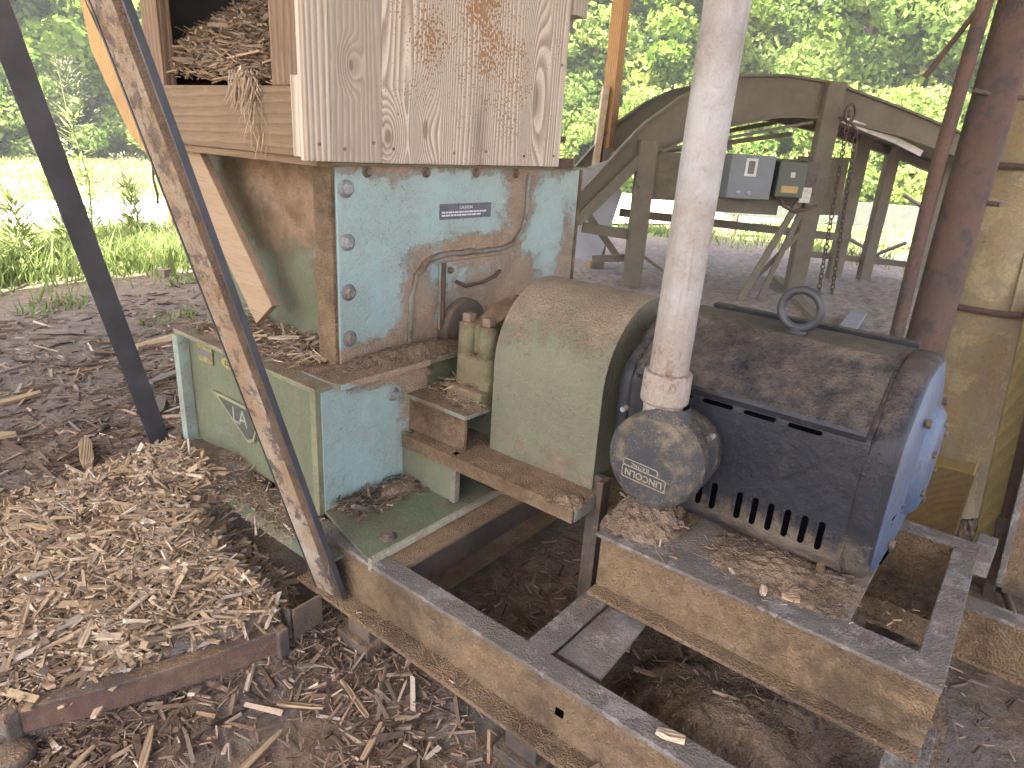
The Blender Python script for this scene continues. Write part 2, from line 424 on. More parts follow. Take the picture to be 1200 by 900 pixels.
def mill_foot(x, y): return ~((x > 1.03) & (x < 2.9) & (y > 1.28) & (y < 2.6))
x, y = scatter(25000, -.75, 1.45, 1.42, 3.1, lambda x, y: (hoop_inside(x, y) > .6) & mill_foot(x, y) & (np.random.default_rng(1).uniform(0, 1, len(x)) < 1-.75*smooth01((y-2.55)/.5)))
P = np.stack([x, y, gh(x, y)+rng.uniform(-.004, .022, len(x))], -1)
o = chips('wood_chip_heap', P, lens(len(x), .014, .095, .07, .13), CHIP, tone=np.clip(rng.normal(.60, .22, len(x)), 0, 1))
tag(o, 'heap of pale tan wood chips behind the curved maroon bar', 'wood chips', kind='stuff')
x, y = scatter(12000, -.35, 1.12, .55, 1.85, lambda x, y: (hoop_inside(x, y) < .3) & (x < 1.13) & (np.random.default_rng(8).uniform(0, 1, len(x)) < np.clip(.75+.9*nz2(x, y, 3.4, 5)-.5*smooth01((x-.75)/.2)*smooth01((1.2-y)/.2), .1, 1)))
P = np.stack([x, y, gh(x, y)+rng.uniform(-.003, .014, len(x))], -1)
o = chips('front_litter', P, lens(len(x), .010, .075, .05, .12), DARKCHIP, tilt=.22, tone=np.clip(rng.normal(.62, .22, len(x)), 0, 1))
tag(o, 'reddish brown wet chips spread in front of the maroon bar', 'wood chips', kind='stuff')
x, y = scatter(15000, -.4, 3.9, -.9, 3.6, lambda x, y: (hoop_inside(x, y) < .3) & mill_foot(x, y) & (np.random.default_rng(2).uniform(0, 1, len(x)) < np.where(y > 1.3, .8, np.where(x < 1.05, np.clip(.55+.9*nz2(x, y, 3.4, 5), .12, 1), np.clip(.12+.5*nz2(x, y, 4.4, 1), .03, .5)))))
P = np.stack([x, y, gh(x, y)+rng.uniform(-.003, .008, len(x))], -1)
o = chips('wood_chip_litter', P, lens(len(x), .010, .065, .05, .11), DARKCHIP, tilt=.2, tone=np.clip(rng.normal(.62, .25, len(x)), 0, 1))
tag(o, 'damp brown wood chips and bark littering the shed floor', 'wood chips', kind='stuff')
x, y = scatter(14000, -.9, 5.2, 2.7, 6.6, lambda x, y: (y > x*.9+1.2) & mill_foot(x, y) & (np.random.default_rng(3).uniform(0, 1, len(x)) < np.clip(1.25-.30*(y-2.5)+.35*nz2(x, y, 3., 5), .02, 1)))
P = np.stack([x, y, gh(x, y)+rng.uniform(-.002, .015, len(x))], -1)
o = chips('bark_litter', P, lens(len(x), .015, .09, .08, .2), DARKCHIP, tilt=.2, tone=np.clip(rng.normal(.58, .25, len(x)), 0, 1))
tag(o, 'dark bark and chip litter on the ground behind the black strap', 'bark litter', kind='stuff')

# bigger splinters that can be told apart
SPL = [(.40, 1.98, .20, 1.1, .6), (.62, 1.78, .12, .4, .9), (.75, 2.1, .14, 2.4, .5), (.30, 2.2, .16, .2, .7), (.55, 2.35, .13, 1.9, .8), (.82, 1.72, .13, .1, .72),
       (.18, 2.05, .17, 1.5, .6), (.95, 1.95, .11, 2.9, .4), (.68, 1.60, .11, 2.75, .85), (.48, 1.80, .1, .9, 1.), (.36, 2.5, .15, .5, .66), (.05, 2.4, .2, 1.2, .6),
       (.86, 2.4, .12, 1.0, .75), (.6, 2.6, .17, 2.2, .5), (.45, 1.64, .13, .75, .95)]
def splinter_mesh(L, W, T, seed):
    r = random.Random(seed); mb = MB(); n = 5; vs = []
    for i in range(n):
        t = i/(n-1); ww = W*(.35+.65*math.sin(math.pi*(.12+.8*t)))*r.uniform(.8, 1.15); bend = .06*L*math.sin(3*t+seed)
        for a, b in ((-1, -1), (1, -1), (1, 1), (-1, 1)):
            vs.append(V(L*(t-.5)+r.uniform(-.02, .02)*L, a*ww/2+bend*.4, b*T/2*r.uniform(.6, 1.2)+bend*.15))
    fs = [(0, 3, 2, 1), tuple(4*(n-1)+k for k in range(4))]
    for i in range(n-1):
        for k in range(4): fs.append((4*i+k, 4*i+(k+1) % 4, 4*i+4+(k+1) % 4, 4*i+4+k))
    mb.add(vs, fs); return mb
splmats = [wood('splinter_tan', (.46, .33, .2), (.3, .2, .12), (.2, .13, .08), axis=0, ring=30, objc=True),
           wood('splinter_pale', (.62, .5, .36), (.42, .3, .2), (.3, .2, .13), axis=0, ring=30, objc=True),
           wood('splinter_grey', (.30, .25, .21), (.17, .14, .12), (.1, .08, .07), axis=0, ring=30, objc=True)]
def splinter(x, y, z, L, yawr, tone, label, group, W=.018, T=.007, tilt=0.):
    o = splinter_mesh(L, W, T, int(x*977+y*331) % 97).build('wood_splinter', splmats[1 if tone > .8 else 2 if tone < .45 else 0])
    o.location = (x, y, z); o.rotation_euler = (random.uniform(-.3, .3), tilt, yawr)
    tag(o, label, 'wood splinter', group)
for i, (x, y, L, a, tn) in enumerate(SPL):
    splinter(x, y, float(gh(x, y))+.026, L, a, tn, 'long splinter of torn wood lying on the chip heap', 'long splinters on the chip heap', W=.014+.012*random.random(), tilt=random.uniform(-.12, .12))
for x, y, L, a in [(.62, 1.22, .2, .3), (.45, 1.42, .17, .9), (.80, 1.28, .13, 2.2), (.92, 1.2, .16, 1.35), (.30, 1.5, .18, .5), (.72, .95, .11, 2.9), (.86, 1.05, .12, .4)]:
    splinter(x, y, float(gh(x, y))+.015, L, a, .7, 'long wood splinter on the dark floor in front of the maroon bar', 'splinters on the floor before the bar')

for i, (x, y, L, a, W_, lab) in enumerate([(2.05, 4.75, .42, .2, .12, 'broad curled slab of bark on the dark dirt beyond the strap'), (1.45, 3.55, .34, .9, .07, 'thick split stick of bark just behind the chip heap'), (1.0, 3.25, .30, 1.2, .06, 'dark bark stick at the rear edge of the chip heap'),
        (1.75, 4.0, .30, .3, .05, 'grey brown stick lying level across the litter'), (.7, 3.7, .30, 2.8, .06, 'flat bark strip at the left of the litter'), (2.3, 4.15, .22, 2.2, .05, 'short bark strip close to the mill corner'),
        (.95, 4.2, .35, .1, .05, 'long pale bark strip in the middle of the litter'), (1.6, 5.3, .3, 2.5, .07, 'bark slab near the weeds in the dark dirt')]):
    o = splinter_mesh(L, W_, W_*.4, i+3).build('bark_slab', splmats[2 if i % 2 else 0]); o.location = (x, y, float(gh(x, y))+.02); o.rotation_euler = (.1, 0, a); tag(o, lab, 'bark', 'larger bark pieces behind the heap')

# ---------------------------------------------------------------- machine materials
M_FACE = grime('pale_green_paint_dusty', (.28, .40, .38), (.25, .365, .35), .36, dust=-.05, topdust=.9, chips=.35, chipc=(.07, .05, .04), spec=.6, streak=.2, film=.16, stain=.2, d1=(.40, .29, .20), d2=(.30, .21, .14),
               blobs=[((1.50, 1.76, 1.44), (.6, .3, .13), 1.3), ((2.25, 1.76, 1.44), (.75, .3, .14), 1.1), ((2.2, 1.76, 1.25), (.18, .3, .3), .6), ((2.15, 1.76, .85), (.62, .3, .36), 1.5),
                      ((1.66, 1.76, .9), (.17, .3, .32), 1.0), ((1.95, 1.76, 1.1), (.40, .3, .10), 1.1), ((2.29, 1.76, 1.28), (.13, .3, .22), .9), ((1.5, 1.76, .76), (.45, .3, .12), 1.2), ((2.62, 1.76, 1.0), (.16, .3, .6), .7),
                      ((1.60, 1.644, .6), (.19, .3, .34), 1.5), ((1.4, 1.644, .75), (.26, .3, .09), 1.2)], bands=[])
M_SIDE = grime('olive_green_paint', (.11, .135, .08), (.092, .115, .07), .45, film=.12, dust=-.03, topdust=.95, chips=.75, chipc=(.05, .04, .03),
               blobs=[((1.3, 2.2, 1.4), (.6, .9, .62), 1.5), ((1.161, 2.0, .3), (.2, .9, .12), .4)])
M_RIM = grime('olive_trim_paint', (.20, .22, .13), (.16, .18, .11), .6, dust=.12, topdust=.5, chips=.9, chipc=(.1, .06, .04))
M_TEAL = grime('teal_edge_paint', (.26, .35, .31), None, .5, dust=-.1, topdust=.3, chips=.6)
M_LEDGE = grime('dust_covered_steel', (.22, .3, .27), (.15, .16, .14), .6, dust=.35, topdust=.9, chips=.6, coarse=.8)
M_FOOT = grime('green_foot_plate_paint', (.105, .15, .095), (.085, .125, .08), .45, dust=-.1, topdust=.1, chips=1.5, chipc=(.03, .03, .025))
M_CAKED = grime('caked_sawdust_on_steel', (.16, .11, .07), (.12, .09, .06), .8, stain=.8, dust=.62, topdust=.2, chips=0, coarse=1.2, d1=(.31, .205, .115), d2=(.21, .135, .075))
M_FLANGE = grime('worn_grey_steel', (.105, .103, .105), (.07, .068, .07), .6, metal=.0, dust=.24, topdust=.05, chips=.8, coarse=.9, d1=(.30, .235, .175), d2=(.17, .13, .095), wear=(.22, .215, .215), spec=.35)
M_DARK = grime('dark_oily_steel', (.035, .033, .035), (.06, .055, .05), .5, dust=.0, topdust=.5, chips=.3)
M_GUARD = grime('dusty_green_guard', (.135, .155, .10), (.11, .13, .085), .5, dust=.04, topdust=.45, chips=.35, film=.2, streak=.25, bands=[(2, .72, 1.02, .45)], d1=(.275, .215, .15), d2=(.215, .165, .115), sc=.8,
                blobs=[((1.6, 1.05, .53), (.3, .35, .12), .5)])
M_BEAR = grime('olive_cast_iron', (.12, .145, .07), (.09, .11, .055), .5, dust=.15, topdust=.7, chips=.5)
M_MOTOR = grime('dark_blue_motor_paint', (.009, .012, .019), (.006, .008, .013), .42, soft=.6, dust=.17, topdust=.42, chips=.2, d1=(.22, .175, .135), d2=(.125, .098, .075), sc=.9, film=.03, streak=.2, spec=.32,
                blobs=[((1.58, .45, .60), (.12, .5, .12), .45), ((1.62, .24, .56), (.3, .4, .12), .5), ((1.6, .42, .78), (.22, .26, .17), -.4)])
M_BELL = grime('sky_blued_bell_paint', (.038, .078, .15), (.03, .062, .12), .36, dust=-.08, film=.09, topdust=.5, chips=.35, spec=.6, d1=(.25, .21, .17), d2=(.15, .12, .1))  # navy paint with the blue of reflected sky put into its colour
M_BOX = grime('conduit_box_paint', (.022, .027, .036), (.032, .037, .045), .5, dust=.36, topdust=.35, chips=.5, film=.05, chipc=(.3, .3, .3), d1=(.30, .24, .17), d2=(.19, .15, .105), sc=1.3, blobs=[((1.40, .66, .76), (.14, .06, .05), -.3)])
M_PIPE = grime('painted_pipe', (.34, .335, .325), (.27, .26, .245), .35, dust=-.02, topdust=.2, chips=.3, chipc=(.25, .2, .15), blobs=[((1.45, .65, 1.0), (.2, .2, .16), .3)], sc=.8)
M_BRACE = grime('peeling_brace_paint', (.33, .285, .225), (.28, .19, .11), .6, dust=.0, topdust=.2, chips=.6, chipc=(.03, .032, .04), wear=(.05, .05, .058), d1=(.3, .19, .105), d2=(.2, .13, .075), sc=1.5, bands=[(2, .75, 1.2, .35)])
M_BLACKSTEEL = plain('black_painted_steel', (.05, .05, .056), .5, 0, .4, 9)
M_MAROON = grime('maroon_primer_bar', (.075, .036, .034), (.06, .032, .03), .65, dust=.05, topdust=.5, chips=.5, chipc=(.03, .02, .02))
M_BOLT = grime('dusty_bolt_steel', (.36, .40, .42), (.2, .2, .2), .4, metal=.3, dust=-.05, topdust=.3, chips=.3)
M_BOLTD = grime('rusty_bolt', (.12, .09, .07), (.2, .15, .12), .6, dust=.1, topdust=.4, chips=.4)
M_RUST = grime('rusty_steel', (.075, .05, .04), (.11, .062, .04), .8, dust=.02, topdust=.2, chips=.7, chipc=(.04, .03, .025), d1=(.16, .10, .08), d2=(.10, .065, .05), wear=(.045, .037, .035))
M_CONV = grime('dusty_olive_conveyor_steel', (.12, .10, .065), (.10, .085, .055), .7, dust=.2, topdust=.4, chips=.1, d1=(.23, .185, .13), d2=(.16, .13, .09), sc=.6)

def bolt(mb, o, ax, r=.015, h=.012):
    mb.lathe(o, ax, [(0, r*1.55), (.003, r*1.55), (.0031, .0001)], 16); mb.hexa(Vector(o)+Vector(ax)*.003, ax, r, h)
def rivetbolt(parent, o, ax, r=.015, h=.012, mat=None):
    mb = MB(); bolt(mb, o, ax, r, h); return mb.build('bolt', mat or M_BOLT, parent)

# ---------------------------------------------------------------- hammer mill
mill = thing('hammer_mill', (1.6, 2.0, .3), 'pale green hammer mill with bolted end plate under the wooden hopper', 'mill')
MB().box((1.165, 1.648, .302), (2.72, 2.50, .738)).build('lower_housing', M_SIDE, mill)
MB().box((1.16, 1.640, .302), (1.62, 1.652, .745)).build('end_plate', M_FACE, mill, .002)
# raised frame round the side panel
mb = MB(); mb.box((1.135, 1.636, .735), (1.20, 2.53, .752)); mb.box((1.140, 1.642, .302), (1.1642, 1.672, .735)); mb.build('panel_frame', M_RIM, mill, .002)
MB().box((1.120, 2.475, .302), (1.1642, 2.515, .735)).build('corner_strip', M_TEAL, mill, .002)
# top deck of the lower housing and projecting ledge
MB().box((1.20, 1.80, .7385), (2.74, 2.52, .751)).build('deck', M_LEDGE, mill)
MB().box((1.43, 2.521, .30), (2.64, 2.84, .7505)).build('rear_housing', M_SIDE, mill)
mb = MB(); mb.ext([(1.21, 1.612), (1.86, 1.612), (1.86, 1.80), (1.2, 1.80), (1.2, 1.64)], lambda a, b, k: V(a, b, k), (.739, .757)); mb.build('ledge', M_LEDGE, mill, .003)
mb = MB(); mb.box((1.215, 1.606, .737), (1.60, 1.6115, .756)); mb.build('ledge_lip', M_FACE, mill, .001)
# upper housing
MB().box((1.45, 1.80, .7515), (2.62, 2.80, 1.395)).build('upper_housing', M_SIDE, mill)
MB().box((1.33, 1.76, .757), (2.68, 1.7995, 1.400)).build('face_plate', M_FACE, mill, .003)
MB().box((1.315, 1.768, .753), (1.3293, 1.86, 1.398)).build('side_flange', M_CAKED, mill, .003)
MB().box((1.3295, 1.80, .753), (1.449, 1.815, 1.39)).build('flange_return', M_CAKED, mill, .003)
MB().box((2.6805, 1.755, .75), (2.70, 1.88, 1.40)).build('side_flange', M_CAKED, mill, .003)
mb = MB(); mb.box((1.30, 1.745, 1.400), (2.78, 2.82, 1.409)); mb.build('top_flange', M_RIM, mill, .001)
for z in (1.331, 1.165, 1.002, .844): rivetbolt(mill, (1.366, 1.758, z), (0, -1, 0), .018, .014)
for x_ in (1.45, 1.71, 1.97, 2.21): rivetbolt(mill, (x_, 1.758, 1.382), (0, -1, 0), .012, .012, M_BOLTD)
rivetbolt(mill, (1.455, 1.639, .655), (0, -1, 0), .016, .014); rivetbolt(mill, (1.62, 1.639, .70), (0, -1, 0), .012, .012, M_BOLTD)
# welded bead that runs round the bearing opening
pth = [(2.30, 1.375), (2.295, 1.25), (2.275, 1.16), (2.22, 1.10), (2.13, 1.085), (1.95, 1.088), (1.81, 1.09), (1.73, 1.075), (1.67, 1.03), (1.645, .95), (1.637, .86), (1.635, .765)]
P_ = []
for i in range(len(pth)-1):
    for k in range(3):
        t = k/3; P_.append((pth[i][0]*(1-t)+pth[i+1][0]*t, 1.755, pth[i][1]*(1-t)+pth[i+1][1]*t))
P_.append((pth[-1][0], 1.755, pth[-1][1]))
MB().tube([(a+random.uniform(-.003, .003), b, c+random.uniform(-.003, .003)) for a, b, c in P_], [.012+random.uniform(-.002, .002) for _ in P_], 10).build('weld_bead', M_LEDGE, mill)
# inspection door with handle
door = MB().box((1.785, 1.745, .80), (2.15, 1.7595, 1.062)).build('access_door', M_FACE, mill, .003)
MB().tube([(1.86, 1.738, .985), (1.90, 1.725, .965), (2.0, 1.722, .968), (2.08, 1.725, .985), (2.12, 1.738, 1.0)], .007, 8).build('handle', M_RUST, door)
MB().tube([(1.79, 1.738, .81), (1.79, 1.738, 1.06)], .009, 8).build('hinge', M_RUST, door)
rivetbolt(mill, (1.83, 1.744, 1.03), (0, -1, 0), .009, .012, M_BOLTD)
# shaft collar
MB().lathe((1.90, 1.76, .80), (0, -1, 0), [(0, .115), (.045, .115), (.05, .105), (.05, .0001)], 40).build('shaft_collar', M_DARK, mill)
MB().lathe((1.90, 1.75, .78), (0, -1, 0), [(0, .035), (.6, .035)], 20).build('shaft', M_DARK, mill)
# caution plate
cp = MB().box((1.782, 1.7565, 1.217), (2.065, 1.7595, 1.272)).build('caution_plate', plain('caution_plate_print', (.115, .11, .14), .5, 0, .3, 40), mill)
M_WHITE = plain('faded_white_print', (.62, .62, .62), .7, 0, .2, 60)
text_mesh('title', 'CAUTION', .016, M_WHITE, frame((1.92, 1.756, 1.257), (1, 0, 0), (0, 0, 1)), cp, .0006)
mb = MB()
for r_, z in enumerate((1.2385, 1.2275)):
    x_ = 1.79
    while x_ < 2.02-.03*r_:
        L = random.uniform(.008, .026); mb.box((x_, 1.7556, z), (x_+L, 1.7562, z+.006)); x_ += L+.004
mb.build('small_print', M_WHITE, cp)
# emblem, name plate and oval plate on the green side (x = 1.161 plane)
em = MB(); X0 = 1.1635
tri = [(2.432, .585), (2.165, .585), (2.245, .49), (2.285, .47)]
tri = [(2.308, .556), (1.985, .556), (2.045, .43), (2.08, .415)]
emf = MB().ext(tri, lambda a, b, k: V(k, a, b), (X0-.002, X0-.010)).build('emblem', plain('emblem_edge', (.24, .23, .14), .6, 0, .3, 30), mill, .002)
tin = [(2.265, .545), (2.005, .545), (2.05, .442), (2.08, .428)]
MB().ext(tin, lambda a, b, k: V(k, a, b), (X0-.0095, X0-.0125)).build('emblem_field', plain('emblem_field', (.06, .065, .05), .6, 0, .3, 30), emf)
text_mesh('emblem_letters', 'LA', .088, plain('emblem_letters', (.25, .25, .2), .6, 0, .3, 30), frame((X0-.0135, 2.118, .503), (0, -1, 0), (0, 0, 1)), emf, .002)
MB().box((X0-.006, 2.295, .655), (X0-.0005, 2.395, .73)).build('data_plate', plain('tarnished_brass', (.30, .25, .10), .5, .2, .6, 45), mill, .001)
mb = MB(); mb.box((X0-.0068, 2.30, .678), (X0-.0061, 2.39, .704)); mb.build('data_plate_print', plain('plate_print', (.13, .12, .12), .6, 0, .3, 60), mill)
mb = MB(); mb.ext([(2.183+.045*math.cos(k*math.pi/12), .69+.020*math.sin(k*math.pi/12)) for k in range(24)], lambda a, b, k: V(k, a, b), (X0-.001, X0-.006)); ov = mb.build('oval_plate', plain('tarnished_brass_oval', (.33, .28, .10), .5, .2, .4, 60), mill)
mb = MB(); [mb.box((X0-.0068, 2.168+.015*i-.005, .693), (X0-.0062, 2.168+.015*i+.003, .699)) for i in range(3)]; [mb.box((X0-.0068, 2.163+.013*i-.005, .683), (X0-.0062, 2.163+.013*i+.003, .688)) for i in range(4)]; mb.build('oval_plate_print', plain('oval_print', (.03, .03, .02), .7), ov)
# foot plate, and the long side foot with its folded edge
mb = MB(); mb.ext([(1.085, 1.335), (1.66, 1.335), (1.66, 1.6395), (1.16, 1.6395)], lambda a, b, k: V(a, b, k), (.304, .316)); mb.build('foot_plate', M_FOOT, mill, .002)
MB().box((1.085, 1.318, .275), (1.80, 1.3345, .3165)).build('foot_plate_edge', grime('cream_edge_paint', (.36, .38, .30), (.25, .24, .19), .6, dust=.05, topdust=.1, chips=1.), mill, .002)
rivetbolt(mill, (1.20, 1.375, .317), (0, 0, 1), .018, .012, M_DARK)
mb = MB(); mb.box((1.045, 1.45, .262), (1.1595, 2.09, .272)); mb.box((1.030, 1.45, .225), (1.0445, 2.09, .278)); mb.build('side_foot', M_FOOT, mill, .002)
# lower wing behind the bracket and its pale upright
MB().box((1.50, 1.395, .316), (1.515, 1.639, .498)).build('gusset_plate', M_GUARD, mill, .002)
MB().box((1.495, 1.372, .316), (1.52, 1.3945, .50)).build('gusset_post', M_LEDGE, mill, .002)

# ---------------------------------------------------------------- bearing stand, bearing, bracket and guard
st = thing('bearing_stand', (1.8, 1.5, .50), 'sawdust caked steel stand carrying the green bearing beside the mill', 'machine stand')
MB().box((1.53, 1.37, .502), (1.545, 1.6385, .625)).build('stand_side', M_CAKED, st, .003)
MB().box((2.23, 1.37, .502), (2.245, 1.6385, .625)).build('stand_side', M_CAKED, st, .003)
MB().box((1.546, 1.60, .502), (2.229, 1.612, .6245)).build('stand_back', M_DARK, st)
MB().box((1.515, 1.352, .6255), (2.27, 1.6385, .642)).build('stand_top', M_LEDGE, st, .003)
be = thing('shaft_bearing', (1.88, 1.45, .642), 'olive cast iron split bearing with square capped bolts', 'bearing')
mb = MB(); mb.box((1.60, 1.37, .642), (2.16, 1.53, .69)); mb.box((1.635, 1.385, .69), (2.125, 1.515, .798)); mb.build('bearing_base', M_BEAR, be, .014, 3)
pts = [(1.665, .802), (1.665, .905), (1.72, .915), (1.76, .93), (1.81, .955), (1.88, .968), (1.95, .955), (2.0, .93), (2.04, .915), (2.095, .905), (2.095, .802)]
mb = MB(); mb.ext(pts, lambda a, b, k: V(a, k, b), (1.405, 1.495)); mb.build('bearing_cap', M_BEAR, be, .012, 3)
for x_ in (1.672, 2.09):
    for y_ in (1.405, 1.495):
        mb = MB(); mb.lathe((x_, y_, .69), (0, 0, 1), [(0, .038), (.105, .036), (.108, .030), (.112, .030), (.115, .036), (.215, .034), (.22, .0)], 20); bo = mb.build('bolt_boss', M_BEAR, be)
        mb = MB(); mb.box((x_-.017, y_-.017, .911), (x_+.017, y_+.017, .940)); mb.build('square_bolt', M_BOLTD, bo, .003)
MB().lathe((1.88, 1.45, .962), (0, 0, 1), [(0, .018), (.018, .014), (.02, .0)], 12).build('grease_plug', M_RUST, be)
MB().lathe((1.88, 1.53, .80), (0, -1, 0), [(0, .085), (.16, .085), (.162, .0001)], 32).build('bearing_seal', M_DARK, be)

br = thing('guard_bracket', (1.6, 1.2, .5), 'long angle iron shelf thick with sawdust under the coupling guard', 'bracket')
mb = MB(); mb.box((1.490, .892, .490), (1.70, 1.61, .500)); mb.build('shelf_plate', M_LEDGE, br, .002)
mb = MB(); mb.box((1.480, .890, .452), (1.4895, 1.62, .501)); mb.build('shelf_edge', M_CAKED, br, .002)
MB().box((1.495, .889, .45), (1.65, .8915, .4995)).build('end_tab', M_LEDGE, br, .001)
mb = MB(); mb.box((1.60, .865, -.02), (1.65, .885, .55)); mb.box((1.63, .8855, -.02), (1.65, .93, .55)); mb.build('support_leg', M_DARK, br, .002)
gu = thing('coupling_guard', (1.88, 1.12, .5), 'arched dusty green sheet metal guard between bearing and motor', 'guard')
gx0, GR, gc, gzc = 1.62, .26, 1.88, .812
prof = [(gx0+.0, .5015)]+[(gc-GR*math.cos(math.pi*k/28), gzc+GR*math.sin(math.pi*k/28)) for k in range(29)]+[(gc+GR, .5015)]
inn = [(gc+(a-gc)*.975, b if b < .6 else gzc+(b-gzc)*.975) for a, b in prof]
def band(mb, po, pi_, y0, y1):
    n = len(po); vs = [V(a, y, b) for y in (y0, y1) for a, b in po]+[V(a, y, b) for y in (y0, y1) for a, b in pi_]; fs = []
    for i in range(n-1):
        fs += [(i, i+1, n+i+1, n+i), (2*n+i, 3*n+i, 3*n+i+1, 2*n+i+1), (i, 2*n+i, 2*n+i+1, i+1), (n+i, n+i+1, 3*n+i+1, 3*n+i)]
    fs += [(0, n, 3*n, 2*n), (n-1, 3*n-1, 4*n-1, 2*n-1)]
    mb.add(vs, fs, True)
mb = MB(); band(mb, prof, inn, .913, 1.33); o = mb.build('guard_shell', M_GUARD, gu); o.modifiers.new('es', 'EDGE_SPLIT').split_angle = R(50)
mb = MB()   # near end plate with round opening
ho = [(gc-.115*math.cos(2*math.pi*k/28), gzc-.03+.115*math.sin(2*math.pi*k/28)) for k in range(28)]
def ringplate(mb, outer, hole, y0, y1):
    n = len(outer); m_ = len(hole)
    # radial matching
    def at(pl, ang, c):
        return min(pl, key=lambda p: abs((math.atan2(p[1]-c[1], p[0]-c[0])-ang+math.pi) % (2*math.pi)-math.pi))
    c = (gc, gzc-.03); K = 60; O = []; H = []
    for k in range(K):
        a = 2*math.pi*k/K; d = (math.cos(a), math.sin(a))
        # ray march to outer
        t = .1
        while True:
            x_, z_ = c[0]+d[0]*t, c[1]+d[1]*t
            ins = z_ > .503 and abs(x_-gc) < GR*.985 and (z_ < gzc or (x_-gc)**2+(z_-gzc)**2 < (GR*.985)**2)
            if not ins: break
            t += .002
        O.append((c[0]+d[0]*t, c[1]+d[1]*t)); H.append((c[0]+d[0]*.115, c[1]+d[1]*.115))
    vs = [V(a, y, b) for y in (y0, y1) for a, b in O+H]; N = 2*K; fs = []
    for k in range(K):
        j = (k+1) % K
        fs += [(k, j, K+j, K+k), (N+k, N+K+k, N+K+j, N+j), (K+k, K+j, N+K+j, N+K+k)]
    mb.add(vs, fs)
ringplate(mb, prof, ho, .9165, .926); mb.build('guard_end_plate', M_GUARD, gu)
mb = MB(); ringplate(mb, prof, ho, 1.318, 1.326); mb.build('guard_rear_plate', M_GUARD, gu)
MB().lathe((1.88, 1.30, .78), (0, -1, 0), [(0, .001), (0, .09), (.12, .09), (.13, .10), (.30, .10), (.31, .05), (.50, .05), (.52, .04)], 32).build('coupling', M_DARK, gu)

# ---------------------------------------------------------------- motor
mo = thing('electric_motor', (1.88, .45, .50), 'large dark blue electric motor with round conduit box and lifting ring', 'motor')
MX, MZ = 1.88, .775
OCT = [(1.655, .53), (1.587, .605), (1.583, .93), (1.745, 1.052), (2.015, 1.052), (2.177, .93), (2.173, .605), (2.105, .53)]
def oct_s(k, dz=0): return [(MX+(a-MX)*k, MZ+(b-MZ)*k+dz) for a, b in OCT]
mb = MB(); mb.ext(OCT, lambda a, b, k: V(a, k, b), (.20, .805)); mb.build('motor_shell', M_MOTOR, mo, .03, 5)
# top cover sheet on the upper chamfer, standing slightly proud
dirv = V(1.745-1.583, 0, 1.052-.93).normalized(); nrm_ = V(-dirv.z, 0, dirv.x)
def cov(a, y, h): return V(1.583, 0, .93)+dirv*a+nrm_*h+V(0, y, 0)
mb = MB(); L_ = .2028
pr = [(-.012, -.010), (-.006, .004), (.002, .009), (L_, .010), (L_+.03, .006), (L_+.03, .002), (L_, .003), (0, .003), (-.011, -.012)]
mb.ext(pr, lambda a, b, k: cov(a, k, b), (.212, .79)); mb.build('cover_sheet', M_MOTOR, mo, .002)
mb = MB(); mb.box((1.80, .23, 1.0525), (1.99, .71, 1.058)); mb.box((2.02, .205, 1.045), (2.05, .78, 1.064)); mb.build('top_strap', M_MOTOR, mo, .003)
M_SLOT = plain('slot_darkness', (.0015, .0015, .002), 1., 0, .2, 12, 0.); M_SLOT.node_tree.nodes['Principled BSDF'].inputs['Specular IOR Level'].default_value = 0
def pill(mb, c, u, v, L, W, T, n=6):
    c, u, v = Vector(c), Vector(u).normalized(), Vector(v).normalized(); w_ = u.cross(v); po = []
    for k in range(n+1): a = -math.pi/2+math.pi*k/n; po.append((L/2-W/2+W/2*math.cos(a), W/2*math.sin(a)))
    for k in range(n+1): a = math.pi/2+math.pi*k/n; po.append((-L/2+W/2+W/2*math.cos(a), W/2*math.sin(a)))
    mb.ext(po, lambda a, b, k: c+u*a+v*b+w_*k, (-T, T))
for i in range(4):
    y_ = .665-.108*i; mb = MB(); pill(mb, (1.5815, y_, .906), (0, 1, 0), (0, 0, 1), .078, .010, .003)
    mb.build('upper_slot', M_SLOT, mo)
lv = V(0, 0, -1)
for i, y_ in enumerate((.60, .565, .526, .458, .417, .377, .336, .295, .255)):
    pc = V(1.5845, y_, .690)+lv*.038
    mb = MB(); pill(mb, pc+V(-.001, 0, 0), lv, (0, 1, 0), .074, .014, .003); s_ = mb.build('louver_slot', M_SLOT, mo)
    mb = MB(); mb.bar(pc+lv*-.035+V(-.004, .010, .0), pc+lv*.035+V(-.004, .010, .0), .008, .006); mb.build('louver_lip', M_MOTOR, s_, .002)
